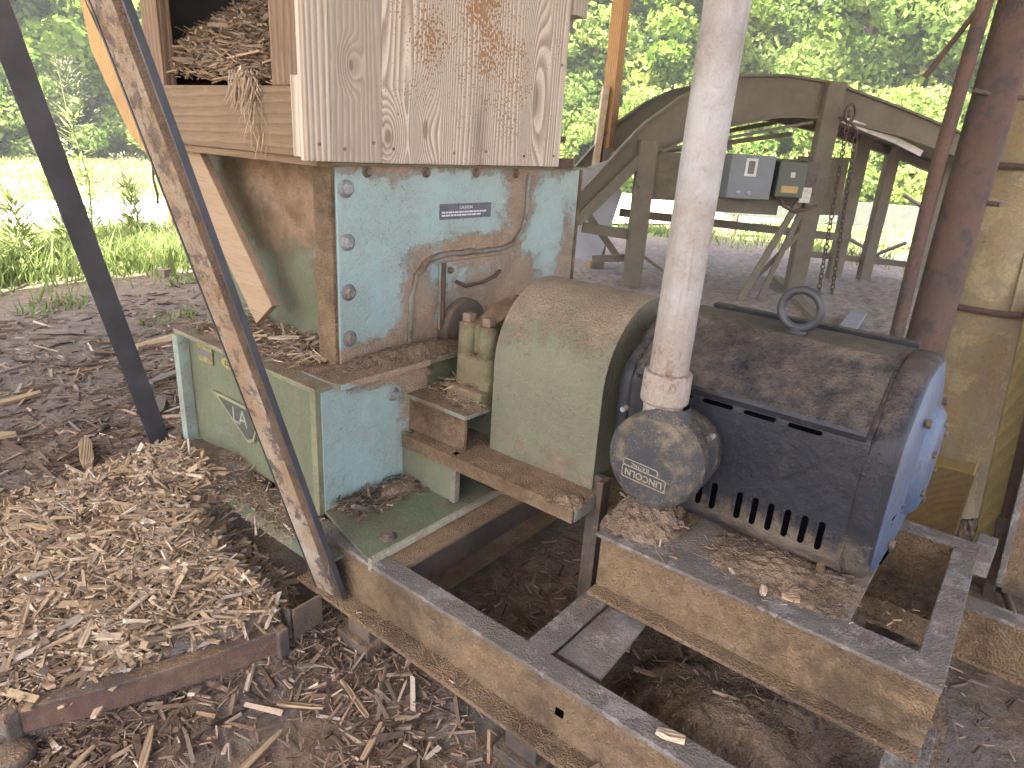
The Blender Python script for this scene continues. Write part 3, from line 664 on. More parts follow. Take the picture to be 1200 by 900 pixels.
# end bell towards the open side
def bell(RG, name, mat):
    rings = RG
    vs = []; K = 56
    def supp(a, k):
        # rounded octagon radius in direction a
        d = (math.cos(a), math.sin(a)); best = 1e9
        for i in range(8):
            p, q = OCT[i], OCT[(i+1) % 8]; ex, ez = q[0]-p[0], q[1]-p[1]; nx_, nz_ = ez, -ex
            if nx_*(p[0]-MX)+nz_*(p[1]-MZ) < 0: nx_, nz_ = -nx_, -nz_
            dn = nx_*d[0]+nz_*d[1]
            if dn > 1e-6: best = min(best, (nx_*(p[0]-MX)+nz_*(p[1]-MZ))/dn)
        circ = .29
        q_ = min(1, max(0, (k-.5)/.3))
        return k*(circ*(1-q_)+q_*(best*.72+circ*.28))
    mb = MB()
    for y_, k in rings:
        for i in range(K):
            a = 2*math.pi*i/K; r_ = supp(a, k); vs.append(V(MX+math.cos(a)*r_, y_, MZ+math.sin(a)*r_))
    fs = [(j*K+i, j*K+(i+1) % K, (j+1)*K+(i+1) % K, (j+1)*K+i) for j in range(len(rings)-1) for i in range(K)]
    mb.add(vs, fs, True); mb.add(vs[-K:], [tuple(range(K))], False)
    return mb.build(name, mat, mo)
rim = bell([(.205, .9), (.205, 1.016), (.203, 1.022), (.160, 1.018), (.148, 1.003), (.141, .975), (.1385, .955)], 'bell_rim', M_MOTOR)
eb = bell([(.1384, .955), (.134, .93), (.126, .80), (.119, .64), (.118, .50)], 'end_bell', M_BELL)
bell([(.805, 1.0), (.805, 1.015), (.835, 1.0), (.855, .93), (.865, .8), (.865, .5)], 'drive_end_bell', M_MOTOR)
mb = MB(); mb.lathe((MX+.01, .1185, MZ+.025), (0, -1, 0), [(0, .150), (.008, .144), (.022, .128), (.027, .10), (.027, .0001)], 48); mb.build('hub_cover', M_BELL, eb)
for k in range(6):
    a = R(30+60*k); mb = MB(); mb.hexa((MX+.01+.105*math.cos(a), .093, MZ+.025+.105*math.sin(a)), (0, -1, 0), .009, .008); mb.build('bolt', M_DARK, eb)
for a in (40, 130, 220, 320):
    a = R(a); mb = MB(); mb.hexa((MX+.222*math.cos(a), .121, MZ+.222*math.sin(a)), (0, -1, 0), .012, .012); mb.build('bolt', M_DARK, eb)
for i in range(9):
    z_ = .725-.019*i; wv = .085-.002*i
    mb = MB(); mb.box((1.70+.006*i, .1165, z_-.003), (1.70+.006*i+wv, .135, z_+.003)); 
    mb = MB(); pill(mb, (1.695+.006*i, .1265+.0004*i, z_), (1, -.08, .05), (0, -.1, 1), wv, .008, .006); mb.build('vent_slot', M_SLOT, eb)
# feet
for y_ in (.235, .62):
    for x0_, x1_ in ((1.55, 1.72), (2.04, 2.2)):
        mb = MB(); mb.box((x0_, y_-.03, .500), (x1_, y_+.06, .518)); xm = x0_+.05 if x0_ < 1.9 else x1_-.09
        mb.box((xm+.03, y_, .518), (xm+.06, y_+.02, .60)); mb.hexa((x0_+.03, y_+.015, .518), (0, 0, 1), .018, .02); mb.build('foot', M_CAKED, mo, .005)
# lifting ring
cy_, cz_ = .485, 1.122
mb = MB(); mb.tube([(1.885+.0*k, cy_+.052*math.cos(2*math.pi*k/36)*1., cz_+.052*math.sin(2*math.pi*k/36)) for k in range(36)], .0115, 12, closed=True)
mb.lathe((1.885, cy_, 1.055), (0, 0, 1), [(0, .026), (.008, .024), (.013, .014), (.02, .012)], 16)
ring = mb.build('lifting_ring', M_BLACKSTEEL, mo)
# conduit box: short drum on the front, cap facing out
ax = V(-1, .10, -.03).normalized(); cb = V(1.475, .640, .765)
mb = MB(); mb.lathe(cb, ax, [(-.125, .02), (-.125, .105), (-.06, .118), (0, .122), (.004, .127), (.012, .127), (.014, .122)], 48); cbx = mb.build('conduit_box', M_BOX, mo)
mb = MB(); mb.lathe(cb, ax, [(.0145, .126), (.05, .124), (.066, .115), (.070, .10), (.0715, .06), (.072, .0001)], 48); cap = mb.build('box_cap', M_BOX, cbx)
for s1 in (-1, 1):
    mb = MB(); mb.hexa(cb+V(.0, .115*s1, .09 if s1 < 0 else .10)+ax*.0, -ax if s1 < 0 else ax, .008, .022); mb.build('cap_screw', M_BOLT, cbx)
MB().lathe(cb+V(.0, 0, .115), (0, 0, 1), [(-.03, .068), (.012, .060), (.03, .050)], 32).build('conduit_hub', M_BOX, cbx)
# raised logo, upside down on the cap
ax_o = ax; rt = V(ax_o.y, -ax_o.x, 0).normalized()     # to the viewer's right on the cap
rt = V(-.10, -1, 0).normalized(); upv = ax_o.cross(rt)
if upv.z < 0: upv = -upv
M_LOGO = plain('raised_logo_worn', (.33, .28, .21), .6, 0, .3, 60)
fo = cb+ax*.0725+rt*-.002+upv*-.038
F180 = frame(fo, -rt, -upv)
lg = text_mesh('logo_word', 'LINCOLN', .026, M_LOGO, F180, cap, .0012)
text_mesh('logo_small_word', 'ELECTRIC', .0125, M_LOGO, frame(fo+upv*.0255+rt*-.012, -rt, -upv), cap, .001)
def outline(o_, w_, h_, r=.0012):
    pts = []; rr = .006
    for cx_, cy2, a0_ in ((w_/2-rr, h_/2-rr, 0), (-w_/2+rr, h_/2-rr, 90), (-w_/2+rr, -h_/2+rr, 180), (w_/2-rr, -h_/2+rr, 270)):
        for k in range(5): a = R(a0_+22.5*k); pts.append(Vector(o_)+rt*(cx_+rr*math.cos(a))+upv*(cy2+rr*math.sin(a)))
    return MB().tube(pts, r, 6, closed=True)
outline(fo, .128, .033).build('logo_border', M_LOGO, cap)
outline(fo+upv*.026+rt*-.012, .102, .018).build('logo_border', M_LOGO, cap)

# conduit pipe rising from the box
pi = thing('conduit_pipe', (1.475, .64, .88), 'tall pale painted pipe rising from the motor conduit box', 'pipe')
pb, ptp = V(1.475, .655, .93), V(1.475, .640, 2.6)
dp = (ptp-pb).normalized()
MB().tube([pb+dp*.0, pb+dp*.5, pb+dp*1.0, ptp], .0475, 40).build('pipe', M_PIPE, pi)
MB().lathe(pb-dp*.015, dp, [(0, .046), (0, .058), (.006, .060), (.075, .059), (.08, .054), (.08, .047)], 40).build('pipe_coupling', M_PIPE, pi)
MB().lathe(pb-dp*.055, dp, [(0, .045), (.002, .049), (.04, .050), (.045, .045)], 40).build('pipe_adapter', M_PIPE, pi)

# ---------------------------------------------------------------- base frame
fr = thing('steel_base_frame', (1.1, .8, .1), 'heavy rectangular steel base frame under mill and motor', 'frame')
def ibeam_y(name, x, y0, y1, zt, zb, tw, bw0, bw1, parent, m1, m2, wt=.010):
    """beam along y: top flange from x to x+tw, web at x.., bottom flange x+bw0..x+bw1"""
    MB().box((x-.004, y0, zt-.014), (x+tw, y1, zt)).build(name+'_top_flange', m1, parent, .002)
    MB().box((x, y0+.001, zb+.010), (x+wt, y1-.001, zt-.0145)).build(name+'_web', m2, parent)
    MB().box((x+bw0, y0, zb-.004), (x+bw1, y1, zb+.0095)).build(name+'_bottom_flange', m2, parent, .002)
ibeam_y('front_rail', 1.09, -.6, 1.62, .300, .128, .062, -.062, .05, fr, M_FLANGE, M_CAKED)
ibeam_y('rear_rail', 2.16, -.6, 1.40, .300, .128, .062, -.02, .07, fr, M_FLANGE, M_CAKED)
# cross members
mb = MB(); mb.box((1.153, 1.240, .285), (2.16, 1.3175, .2985)); mb.build('cross_top', M_CAKED, fr, .002)
mb = MB(); mb.box((1.10, 1.306, .12), (2.16, 1.3165, .284)); mb.build('cross_web', M_DARK, fr)
mb = MB(); mb.box((1.153, 1.235, .118), (2.16, 1.3055, .130)); mb.build('cross_foot', M_CAKED, fr)
mb = MB(); mb.box((1.153, .715, .287), (2.16, .785, .2995)); mb.build('cross_flange', M_FLANGE, fr, .002)
mb = MB(); mb.box((1.10, .772, .12), (2.16, .782, .2865)); mb.build('cross_web', M_CAKED, fr)
# bent plate falling away from the cross member
mb = MB(); mb.ext([(1.19, .7145), (1.46, .7145), (1.46, .60), (1.19, .585)], lambda a, b, k: V(a, b, k), (.268, .276)); mb.build('sloping_plate', grime('bare_grey_plate', (.19, .185, .19), (.12, .115, .12), .65, dust=.15, topdust=.0, chips=1., wear=(.25, .245, .25)), fr, .002)
# feet of the frame
for x_, y_ in ((1.10, 1.36), (1.10, .72), (1.12, .05)):
    mb = MB(); mb.box((x_-.035, y_-.05, -.03), (x_+.05, y_+.05, .1235)); mb.box((x_-.06, y_-.07, -.03), (x_+.08, y_+.07, .03)); mb.build('frame_foot', M_DARK, fr, .003)
mb = MB(); mb.box((1.0855, .62, .205), (1.0899, .642, .225)); mb.build('bolt_hole', M_SLOT, fr)

pe = thing('motor_pedestal', (1.85, .35, .3), 'raised steel beam pedestal caked in sawdust beneath the motor', 'pedestal')
def beam2(y0, y1):
    MB().box((1.425, y0, .489), (1.525, y1, .5)).build('front_top_flange', M_FLANGE, pe, .003)
    MB().box((1.462, y0+.0, .3135), (1.472, y1, .4885)).build('front_web', M_CAKED, pe)
    MB().box((1.415, y0, .3005), (1.52, y1, .313)).build('front_bottom_flange', M_CAKED, pe, .003)
beam2(-.062, .775)
MB().box((1.5255, .14, .489), (2.06, .775, .4995)).build('deck_plate', grime('sawdusted_deck', (.2, .19, .18), (.13, .12, .11), .7, dust=.3, topdust=.15, chips=.4, coarse=1.), pe, .002)
MB().box((1.5255, -.062, .489), (2.09, -.004, .4995)).build('end_flange', M_FLANGE, pe, .002)
MB().box((1.475, -.060, .31), (2.09, -.050, .4885)).build('end_web', M_CAKED, pe)
mb = MB(); mb.box((2.10, -.066, .488), (2.16, .80, .5)); mb.build('rear_top_flange', M_FLANGE, pe, .002)
mb = MB(); mb.box((2.110, -.060, .3015), (2.120, .80, .4875)); mb.build('rear_web', M_CAKED, pe)
mb = MB(); mb.box((2.07, -.055, .3005), (2.1095, .80, .308)); mb.build('rear_bottom_flange', M_CAKED, pe)
mb = MB(); mb.box((2.161, -.10, .40), (2.23, -.05, .505)); mb.build('end_lug', M_FLANGE, pe, .004)
mb = MB(); mb.box((1.58, .035, .30), (1.85, .13, .312)); mb.build('inner_plate', M_FLANGE, pe, .002)
mb = MB(); mb.tube([(1.50, -.05, .295), (1.47, -.075, .19), (1.475, -.07, .05), (1.60, -.07, .02)], .012, 8); mb.box((1.48, -.085, .02), (1.60, .0, .27)); mb.build('end_bracket', M_FLANGE, pe, .003)

# ---------------------------------------------------------------- sawdust heaps and chips lying on the machine
SAW = grime('sawdust', (.23, .16, .105), (.18, .12, .08), .95, dust=.4, topdust=.2, chips=0, coarse=1.2, d1=(.27, .195, .13), d2=(.175, .12, .08))
def heap(name, cx, cy, rx, ry, h, z0, label, seed=0, n=70, p=2., N=0):
    u = np.linspace(-1, 1, n); A, B = np.meshgrid(u, u, indexing='ij'); r_ = (np.abs(A)**p+np.abs(B)**p)**(1/p)
    nn = np.array([[mnoise.noise(Vector((a*1.8+seed, b*1.6+seed*2, seed)))+.35*mnoise.noise(Vector((a*5+seed, b*5, 2)))+.12*mnoise.noise(Vector((a*14+seed, b*14, 2))) for b in u] for a in u])
    hh = h*np.clip(1.0-r_**1.6+.22*nn*(r_ < 1.1), -.25, 2.)
    hh += min(.012, h*.2)*np.array([[mnoise.noise(Vector((a*rx*55+seed, b*ry*55, 5)))+.6*mnoise.noise(Vector((a*rx*120+seed, b*ry*120, 7))) for b in u] for a in u])
    Vv = np.stack([cx+A*rx, cy+B*ry, z0+hh], -1).reshape(-1, 3)
    I = np.arange(n*n).reshape(n, n); F_ = np.stack([I[:-1, :-1], I[1:, :-1], I[1:, 1:], I[:-1, 1:]], -1).reshape(-1, 4)
    keep = (Vv[F_, 2] > z0-.2*h).any(1)
    o = np_mesh(name, Vv, F_[keep], SAW, smooth=True); tag(o, label, 'sawdust', kind='stuff')
    if N:
        ok = Vv[Vv[:, 2] > z0-.01]; k_ = rng.integers(0, len(ok), N); P_ = ok[k_]+np.stack([rng.uniform(-.01, .01, N), rng.uniform(-.01, .01, N), rng.uniform(-.002, .004, N)], -1)
        c_ = chips('heap_chips', P_, lens(N, .006, .04, .06, .08), DARKCHIP, tilt=.3, tone=np.clip(rng.normal(.6, .22, N), 0, 1)); tag(c_, ('loose chips on the '+label), 'wood chips', kind='stuff')
    return o
heap('sawdust', 1.70, 1.45, .15, .10, .045, .643, 'crusted sawdust round the foot of the bearing', 1, p=4, N=50)
heap('sawdust', 1.56, 1.695, .34, .085, .042, .755, 'sawdust lying along the ledge below the end plate', 2)
heap('sawdust', 1.58, .70, .13, .11, .10, .500, 'fluffy sawdust banked under the conduit box', 3, N=60)
heap('sawdust', 1.62, .33, .13, .19, .035, .500, 'sawdust drifted against the motor feet', 4, p=3, N=60)
heap('sawdust', 2.10, .10, .10, .16, .03, .303, 'dark sawdust inside the end of the pedestal', 5)
heap('sawdust', 1.42, .33, .36, .34, .20, .02, 'brown sawdust bank inside the base frame', 6, N=500)
heap('sawdust', 1.85, .30, .30, .42, .10, .04, 'brown sawdust bank under the pedestal', 9, N=200)
heap('sawdust', 1.52, .93, .05, .05, .02, .500, 'small crumb of sawdust on the guard shelf', 7)
heap('sawdust', 3.35, .02, .55, .2, .05, .0, 'yellow sawdust on the floor by the duct', 8)
heap('sawdust', 1.10, 1.84, .062, .25, .016, .272, 'fine sawdust covering the side foot of the mill', 11, p=6)
heap('sawdust', 1.42, 1.58, .11, .05, .03, .317, 'little drift of sawdust in the corner of the foot plate', 10)
def chips_on(name, N, x0, x1, y0, y1, zf, a, b, label, mat=CHIP, tilt=.3, big=.03, bl=.08, tone=None, keep=None):
    x, y = scatter(N, x0, x1, y0, y1, keep); z = zf(x, y)
    o = chips(name, np.stack([x, y, z], -1), lens(len(x), a, b, big, bl), mat, tilt=tilt, tone=tone)
    tag(o, label, 'wood chips', kind='stuff'); return o
chips_on('deck_chips', 1500, 1.18, 1.50, 1.82, 2.52, lambda x, y: .757+rng.uniform(0, .012, len(x))+.045*smooth01((x-1.22)/.2)*np.clip(.5+nz2(x, y, 7, 1), .1, 1), .01, .05, 'wood chips gathered on the deck beside the upper housing', big=.05)
chips_on('foot_chips', 260, 1.18, 1.50, 1.50, 1.635, lambda x, y: .322+.030*smooth01((y-1.5)/.13)*rng.uniform(.2, 1, len(x)), .012, .05, 'reddish chips caught in the corner of the foot plate', DARKCHIP, big=.06)
chips_on('stand_chips', 140, 1.53, 1.72, 1.38, 1.62, lambda x, y: .668+rng.uniform(0, .012, len(x)), .008, .04, 'chips and dust on the bearing stand')
chips_on('ledge_chips', 160, 1.25, 1.8, 1.64, 1.75, lambda x, y: .768+rng.uniform(0, .010, len(x)), .006, .03, 'fine chips on the long ledge', DARKCHIP)
chips_on('pedestal_chips', 90, 1.44, 1.66, .0, .72, lambda x, y: .506+.02*rng.uniform(0, 1, len(x)), .006, .03, 'a few pale chips on the pedestal top', DARKCHIP, tone=np.clip(rng.normal(.75, .2, 90), 0, 1))
chips_on('rail_chips', 160, 1.035, 1.09, .3, 1.35, lambda x, y: .142+.004*rng.uniform(0, 1, len(x)), .005, .035, 'scattered chips on the bottom flange of the front rail', DARKCHIP)
chips_on('frame_chips', 900, 1.16, 2.1, .8, 1.28, lambda x, y: gh(x, y)+.01*rng.uniform(0, 1, len(x)), .01, .06, 'chips on the dark floor inside the base frame', DARKCHIP)
chips_on('frame_chips', 500, 1.16, 2.1, -.2, .70, lambda x, y: gh(x, y)+.02+.05*rng.uniform(0, 1, len(x)), .01, .05, 'chips and clods inside the open end of the base frame', DARKCHIP)
chips_on('side_foot_chips', 1300, .98, 1.16, 1.60, 2.2, lambda x, y: .278+.015*rng.uniform(0, 1, len(x))+.05*smooth01((y-1.9)/.3), .006, .03, 'fine chips banked on the side foot of the mill')
splinter(1.125, .37, .306, .062, 1.9, .9, 'short reddish offcut lying across the top of the front rail', None, W=.026, T=.014)
splinter(1.29, 2.03, .80, .10, 2.6, .9, 'pale split stick on the deck beside the upper housing', None, W=.02)
splinter(1.48, .33, .512, .035, .4, .95, 'white torn chip on the pedestal edge', None, W=.018, T=.01)
splinter(1.50, .27, .512, .04, 2.0, .7, 'tan square chip beside the white one on the pedestal', None, W=.022, T=.012)

# ---------------------------------------------------------------- braces and the chute bar
cb_ = thing('channel_brace', (1.0, 1.37, .2), 'broad peeling tan and black steel channel leaning past the mill', 'brace')
B_, T_ = V(1.0, 1.485, .33), V(.66, 1.595, 1.72)
p0, p1 = B_+(B_-T_)*.14, T_+(T_-B_)*.45
d_ = (p1-p0).normalized(); u_ = V(.12, -1, 0); u_ = (u_-d_*u_.dot(d_)).normalized(); s_ = d_.cross(u_)
if s_.x < 0: s_ = -s_
def lc(a, b, k): return p0+d_*k+u_*a+s_*b
Lb = (p1-p0).length
MB().ext([(-.062, 0), (.016, 0), (.016, .007), (-.062, .007)], lc, (0, Lb)).build('channel_web', M_BRACE, cb_, .002)
MB().ext([(.053, -.003), (.059, -.003), (.059, .016), (.053, .016)], lc, (0, Lb)).build('channel_flange', M_BLACKSTEEL, cb_, .001)
MB().ext([(-.068, -.002), (-.0622, -.002), (-.0622, .016), (-.068, .016)], lc, (0, Lb)).build('channel_flange', M_BLACKSTEEL, cb_, .001)
MB().ext([(.0162, .001), (.034, .014), (.0528, .004), (.0528, .012), (.034, .022), (.0162, .010)], lc, (0, Lb)).build('channel_groove', grime('dark_rusty_groove', (.10, .065, .04), (.04, .035, .032), .7, dust=.25, topdust=.2, d1=(.22, .14, .08), d2=(.12, .075, .045), wear=(.03, .03, .034)), cb_)
sp = MB().bar((1.16, 2.76, .05), (.64, 2.38, 2.05), .075, .010, side=(.9, -.3, 0)).build('steel_strap', M_BLACKSTEEL, None, .002)
tag(sp, 'flat black steel strap leaning in front of the grass with its foot in the chips', 'strap')
# curved maroon bar
hb = thing('chute_bar', (.56, 1.57, 0), 'low curved maroon steel bar holding back the chip heap', 'bar')
cur = [(.86, 1.475), (.71, 1.512), (.56, 1.562), (.41, 1.622), (.275, 1.69)]
def rail(mb, pts, z0, z1, th, off=0):
    n = len(pts); vs = []
    for i, (a, b) in enumerate(pts):
        q = V(*pts[min(i+1, n-1)], 0)-V(*pts[max(i-1, 0)], 0); q.normalize(); nn = V(-q.y, q.x, 0)
        for o_ in (off, off+th):
            for z in (z0, z1): vs.append(V(a, b, 0)+nn*-o_+V(0, 0, z))
    fs = [(0, 1, 3, 2), (4*n-4, 4*n-2, 4*n-1, 4*n-3)]
    for i in range(n-1):
        k = 4*i; fs += [(k, k+4, k+5, k+1), (k+2, k+3, k+7, k+6), (k+1, k+5, k+7, k+3), (k, k+2, k+6, k+4)]
    mb.add(vs, fs)
mb = MB(); rail(mb, cur, .03, .105, .012); mb.build('curved_bar', M_MAROON, hb, .003)
mb = MB(); rail(mb, cur, .098, .110, .045, -.002); mb.build('top_lip', M_DARK, hb, .003)
for a, b in ((.872, 1.472), (.262, 1.70)):
    MB().box((a-.018, b-.014, .015), (a+.018, b+.022, .113)).build('end_joint', M_DARK, hb, .006)
mb = MB(); rail(mb, [(.245, 1.705), (.17, 1.80), (.10, 1.93), (.06, 2.1), (.04, 2.3)], .03, .115, .014); mb.build('side_bar', M_FLANGE, hb, .003)
mb = MB(); mb.box((.915, 1.50, .03), (.925, 1.60, .135)); mb.box((.9255, 1.49, .03), (1.03, 1.50, .135)); mb.build('corner_bracket', M_DARK, hb, .003)
MB().lathe((.245, 1.655, .0), (0, 0, 1), [(0, .045), (.02, .047), (.03, .035), (.032, .0)], 20).build('end_knob', M_DARK, hb)

# ---------------------------------------------------------------- wooden hopper
ho_ = thing('wooden_hopper', (1.9, 2.1, 1.41), 'weathered plank hopper full of chips standing on the mill', 'hopper')
pale, dkb, fibc = (.60, .52, .42), (.29, .225, .17), (.44, .37, .30)
W1 = wood('weathered_board_cathedral', pale, dkb, fibc, 2, 20, .95, knots=[((1.50, 1.72, 1.49), (.10, .3, .16), .14), ((1.66, 1.72, 1.52), (.09, .3, .22), .14), ((2.25, 1.72, 1.66), (.10, .3, .5), .16)], dots=True,
          greys=[((1.93, 1.72, 1.5), (.07, .3, .33), .55), ((1.45, 1.72, 1.48), (.2, .3, .12), .4)])
W2 = wood('weathered_board_grey', (.42, .36, .285), (.31, .255, .20), (.28, .23, .18), 2, 14, .7, knots=[((1.36, 1.72, 1.68), (.06, .3, .10), .16)])
W3 = wood('weathered_board_strip', (.58, .50, .41), (.30, .23, .17), (.44, .37, .30), 2, 13, .35)
def board(x0, x1, mat, z0=1.4105, y0=1.715):
    mb = MB(); mb.box((x0, y0, z0), (x1, y0+.035, 2.42)); return mb.build('board', mat, ho_, .003)
board(1.200, 1.283, W3, 1.412); board(1.2835, 1.475, W2, 1.411); board(1.4755, 1.925, W1, 1.4105, 1.713); board(1.9255, 2.445, W1, 1.4115, 1.7145)
for nx0, nz0 in ((1.24, 1.46), (1.25, 1.95), (1.33, 1.45), (1.44, 1.47), (1.52, 1.455), (1.80, 1.45), (1.97, 1.46), (2.20, 1.45), (2.40, 1.455), (2.41, 1.80), (1.46, 1.90)):
    MB().lathe((nx0, 1.7145, nz0), (0, -1, 0), [(-.002, .0055), (.0035, .005), (.0045, .0001)], 10).build('nail', M_BOLTD, ho_)
WB = wood('dusty_brown_timber', (.22, .155, .095), (.185, .125, .075), (.13, .09, .055), 1, 9, .4, dust=.12)
WBz = wood('dusty_brown_post', (.24, .165, .105), (.17, .11, .07), (.12, .08, .05), 2, 13, .6, dust=-.08)
mb = MB(); mb.box((1.235, 1.795, 1.42), (1.275, 2.72, 1.614)); mb.build('side_rail', WB, ho_, .004)
mb = MB(); mb.box((1.240, 1.7505, 1.6145), (1.33, 1.7945, 2.42)); mb.box((1.245, 1.795, 1.615), (1.30, 1.945, 2.42)); mb.build('corner_post', WBz, ho_, .004)
mb = MB(); mb.box((1.255, 1.7505, 1.395), (1.34, 2.72, 1.4195)); mb.build('under_batten', WB, ho_, .003)
mb = MB(); mb.box((1.205, 1.751, 1.42), (1.232, 1.7945, 1.64)); mb.build('split_trim', W3, ho_, .006)
# back, far wall and top of the bin
WD = plain('shaded_bin_wood', (.035, .032, .024), .9, 0, .4, 5)  # near-black wood colour holds the shade inside the bin
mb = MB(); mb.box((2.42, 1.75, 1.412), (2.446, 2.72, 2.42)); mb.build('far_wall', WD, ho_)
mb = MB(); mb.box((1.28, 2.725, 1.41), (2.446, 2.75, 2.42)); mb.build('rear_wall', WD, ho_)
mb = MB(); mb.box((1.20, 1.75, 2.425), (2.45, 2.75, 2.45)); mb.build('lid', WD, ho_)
mb = MB(); mb.box((1.2355, 2.60, 1.6145), (1.28, 2.72, 2.42)); mb.build('rear_post', WBz, ho_)
# steel strip at the right edge of the hopper
mb = MB(); mb.box((2.447, 1.74, 1.43), (2.460, 1.78, 1.60)); mb.box((2.46, 1.745, 1.40), (2.60, 1.775, 1.445)); mb.box((2.455, 1.74, 1.51), (2.52, 1.765, 1.535)); mb.build('latch_strip', M_RUST, ho_, .003)
mb = MB(); mb.box((2.446, 1.70, 1.985), (2.54, 1.78, 2.06)); mb.build('end_batten', W2, ho_, .003)
# chip fill
u = np.linspace(0, 1, 40); A, B = np.meshgrid(u, u, indexing='ij')
def fill_h(x, y): return 1.608+(.065+.16*smooth01((x-1.24)/.45)+.10*smooth01((y-2.0)/.5)+.02*nz2(x, y, 9, 3))*np.clip((x-1.235)/.13, 0, 1)**.7
Vx, Vy = 1.278+A*.9, 1.80+B*.92
I = np.arange(1600).reshape(40, 40); F_ = np.stack([I[:-1, :-1], I[1:, :-1], I[1:, 1:], I[:-1, 1:]], -1).reshape(-1, 4)
o = np_mesh('chip_fill', np.stack([Vx, Vy, fill_h(Vx, Vy)-.01], -1).reshape(-1, 3), F_, SAW, smooth=True); tag(o, 'packed fine chips filling the wooden hopper', 'wood chips', kind='stuff')
chips_on('hopper_chips', 4200, 1.245, 1.75, 1.95, 2.68, lambda x, y: fill_h(x, y)+rng.uniform(-.005, .02, len(x)), .015, .07, 'shredded chips heaped in the open side of the hopper', big=.05, bl=.10, tilt=.28)
# stringy shreds hanging over the rail
x = rng.normal(0, .03, 420)+np.where(rng.uniform(0, 1, 420) < .5, 2.33, 2.13); Pz = rng.uniform(1.50, 1.66, 420)
mbs = []; N = 420; 
def shreds(name, cx, N, zlo, zhi, label):
    y0 = rng.normal(cx, .035, N); z0 = rng.uniform(zlo, zhi, N); L = rng.uniform(.03, .09, N)
    d0 = np.stack([rng.normal(-.05, .2, N), rng.normal(0, .45, N), -np.ones(N)], -1); d0 /= np.linalg.norm(d0, axis=1)[:, None]
    P0 = np.stack([1.228+rng.uniform(-.012, .004, N), y0, z0], -1); wv = rng.uniform(.0008, .003, (N, 1))
    sdv = np.cross(d0, np.array([1., 0, 0])); sdv /= np.linalg.norm(sdv, axis=1)[:, None]
    vs = np.stack([P0-sdv*wv, P0+sdv*wv, P0+d0*L[:, None]+sdv*wv*.5, P0+d0*L[:, None]-sdv*wv*.5], 1)
    o = np_mesh(name, vs.reshape(-1, 3), (np.arange(N)[:, None]*4+np.arange(4)), CHIP, np.repeat(np.clip(rng.normal(.6, .15, N), 0, 1), 4))
    tag(o, label, 'wood shreds', kind='stuff')
shreds('wood_shreds', 2.07, 240, 1.60, 1.66, 'stringy shreds hanging over the hopper rail')
shreds('wood_shreds', 2.03, 30, 1.44, 1.60, 'thin dangling fibres below the hopper rail')
for yy, zz, L, tl in ((2.42, 1.70, .14, .1), (2.15, 1.715, .12, .3), (2.02, 1.69, .10, .2), (2.3, 1.70, .12, .3)):
    splinter(1.30, yy, zz, L, 1.4+tl, .7, 'coarse torn stick in the chips at the hopper opening', 'sticks in the hopper opening', W=.02, tilt=.12)

# leaning board and orange plywood leg behind the brace
WO = wood('orange_plywood', (.50, .31, .13), (.40, .24, .10), (.33, .2, .09), 2, 14, .5)
pl_ = MB().bar((1.31, 2.80, 1.62), (1.33, 2.19, .845), .030, .145, side=(1, 0, 0)).build('leaning_board', wood('leaning_board_wood', (.33, .235, .15), (.315, .222, .14), (.25, .175, .11), 1, 3, .3, dust=.05), None, .003)
tag(pl_, 'sawn board slanting down from the hopper to just above the mill deck', 'board')
mb = MB(); mb.ext([(3.35, 2.0), (3.05, 2.0), (2.60, 1.06), (2.54, 1.04), (2.60, 1.18), (3.05, 1.45), (3.30, 1.75)], lambda a, b, k: V(k, a, b), (1.28, 1.30))
sg = mb.build('plywood_gusset', WO, None, .001); tag(sg, 'orange plywood brace cut on a slant behind the channel', 'plywood')
mb = MB(); mb.box((4.0, 8.6, -.05), (4.11, 8.71, 4.6)); o = mb.build('timber_leg', WO, None, .003); tag(o, 'thin orange timber leg behind the slanting channel', 'post')
pts_ = [(1.27, 2.86, 1.42), (1.27, 2.84, 1.34), (1.268, 2.845, 1.27), (1.27, 2.83, 1.21), (1.262, 2.82, 1.18)]
o = MB().tube(pts_, .005, 6).build('frayed_rope', M_DARK); tag(o, 'short frayed dark rope hanging from the plywood', 'rope')

# ---------------------------------------------------------------- conveyor behind
cv = thing('arched_conveyor', (6.82, 3.65, 0), 'dusty olive steel conveyor with arched side girders on posts', 'conveyor')
e_ = V(.71, -.704, 0).normalized(); nf = V(.704, .71, 0).normalized(); O_ = V(6.82, 3.65, 0)
def W(s, z, d=0.): return O_+e_*s+nf*d+V(0, 0, z)
topc = [(-.95, .72), (-.5, 1.25), (-.1, 1.74), (.31, 2.06), (.62, 2.21), (.94, 2.30), (1.4, 2.335), (1.94, 2.30), (2.85, 2.09), (3.76, 1.85), (4.6, 1.62)]
botc = [(-.85, .50), (-.42, .98), (.0, 1.40), (.38, 1.63), (.62, 1.73), (.94, 1.82), (1.4, 1.93), (1.94, 1.96), (2.85, 1.83), (3.76, 1.62), (4.6, 1.40)]
def interp(c, s):
    for i in range(len(c)-1):
        if s <= c[i+1][0]: t = (s-c[i][0])/(c[i+1][0]-c[i][0]); return c[i][1]*(1-t)+c[i+1][1]*t
    return c[-1][1]
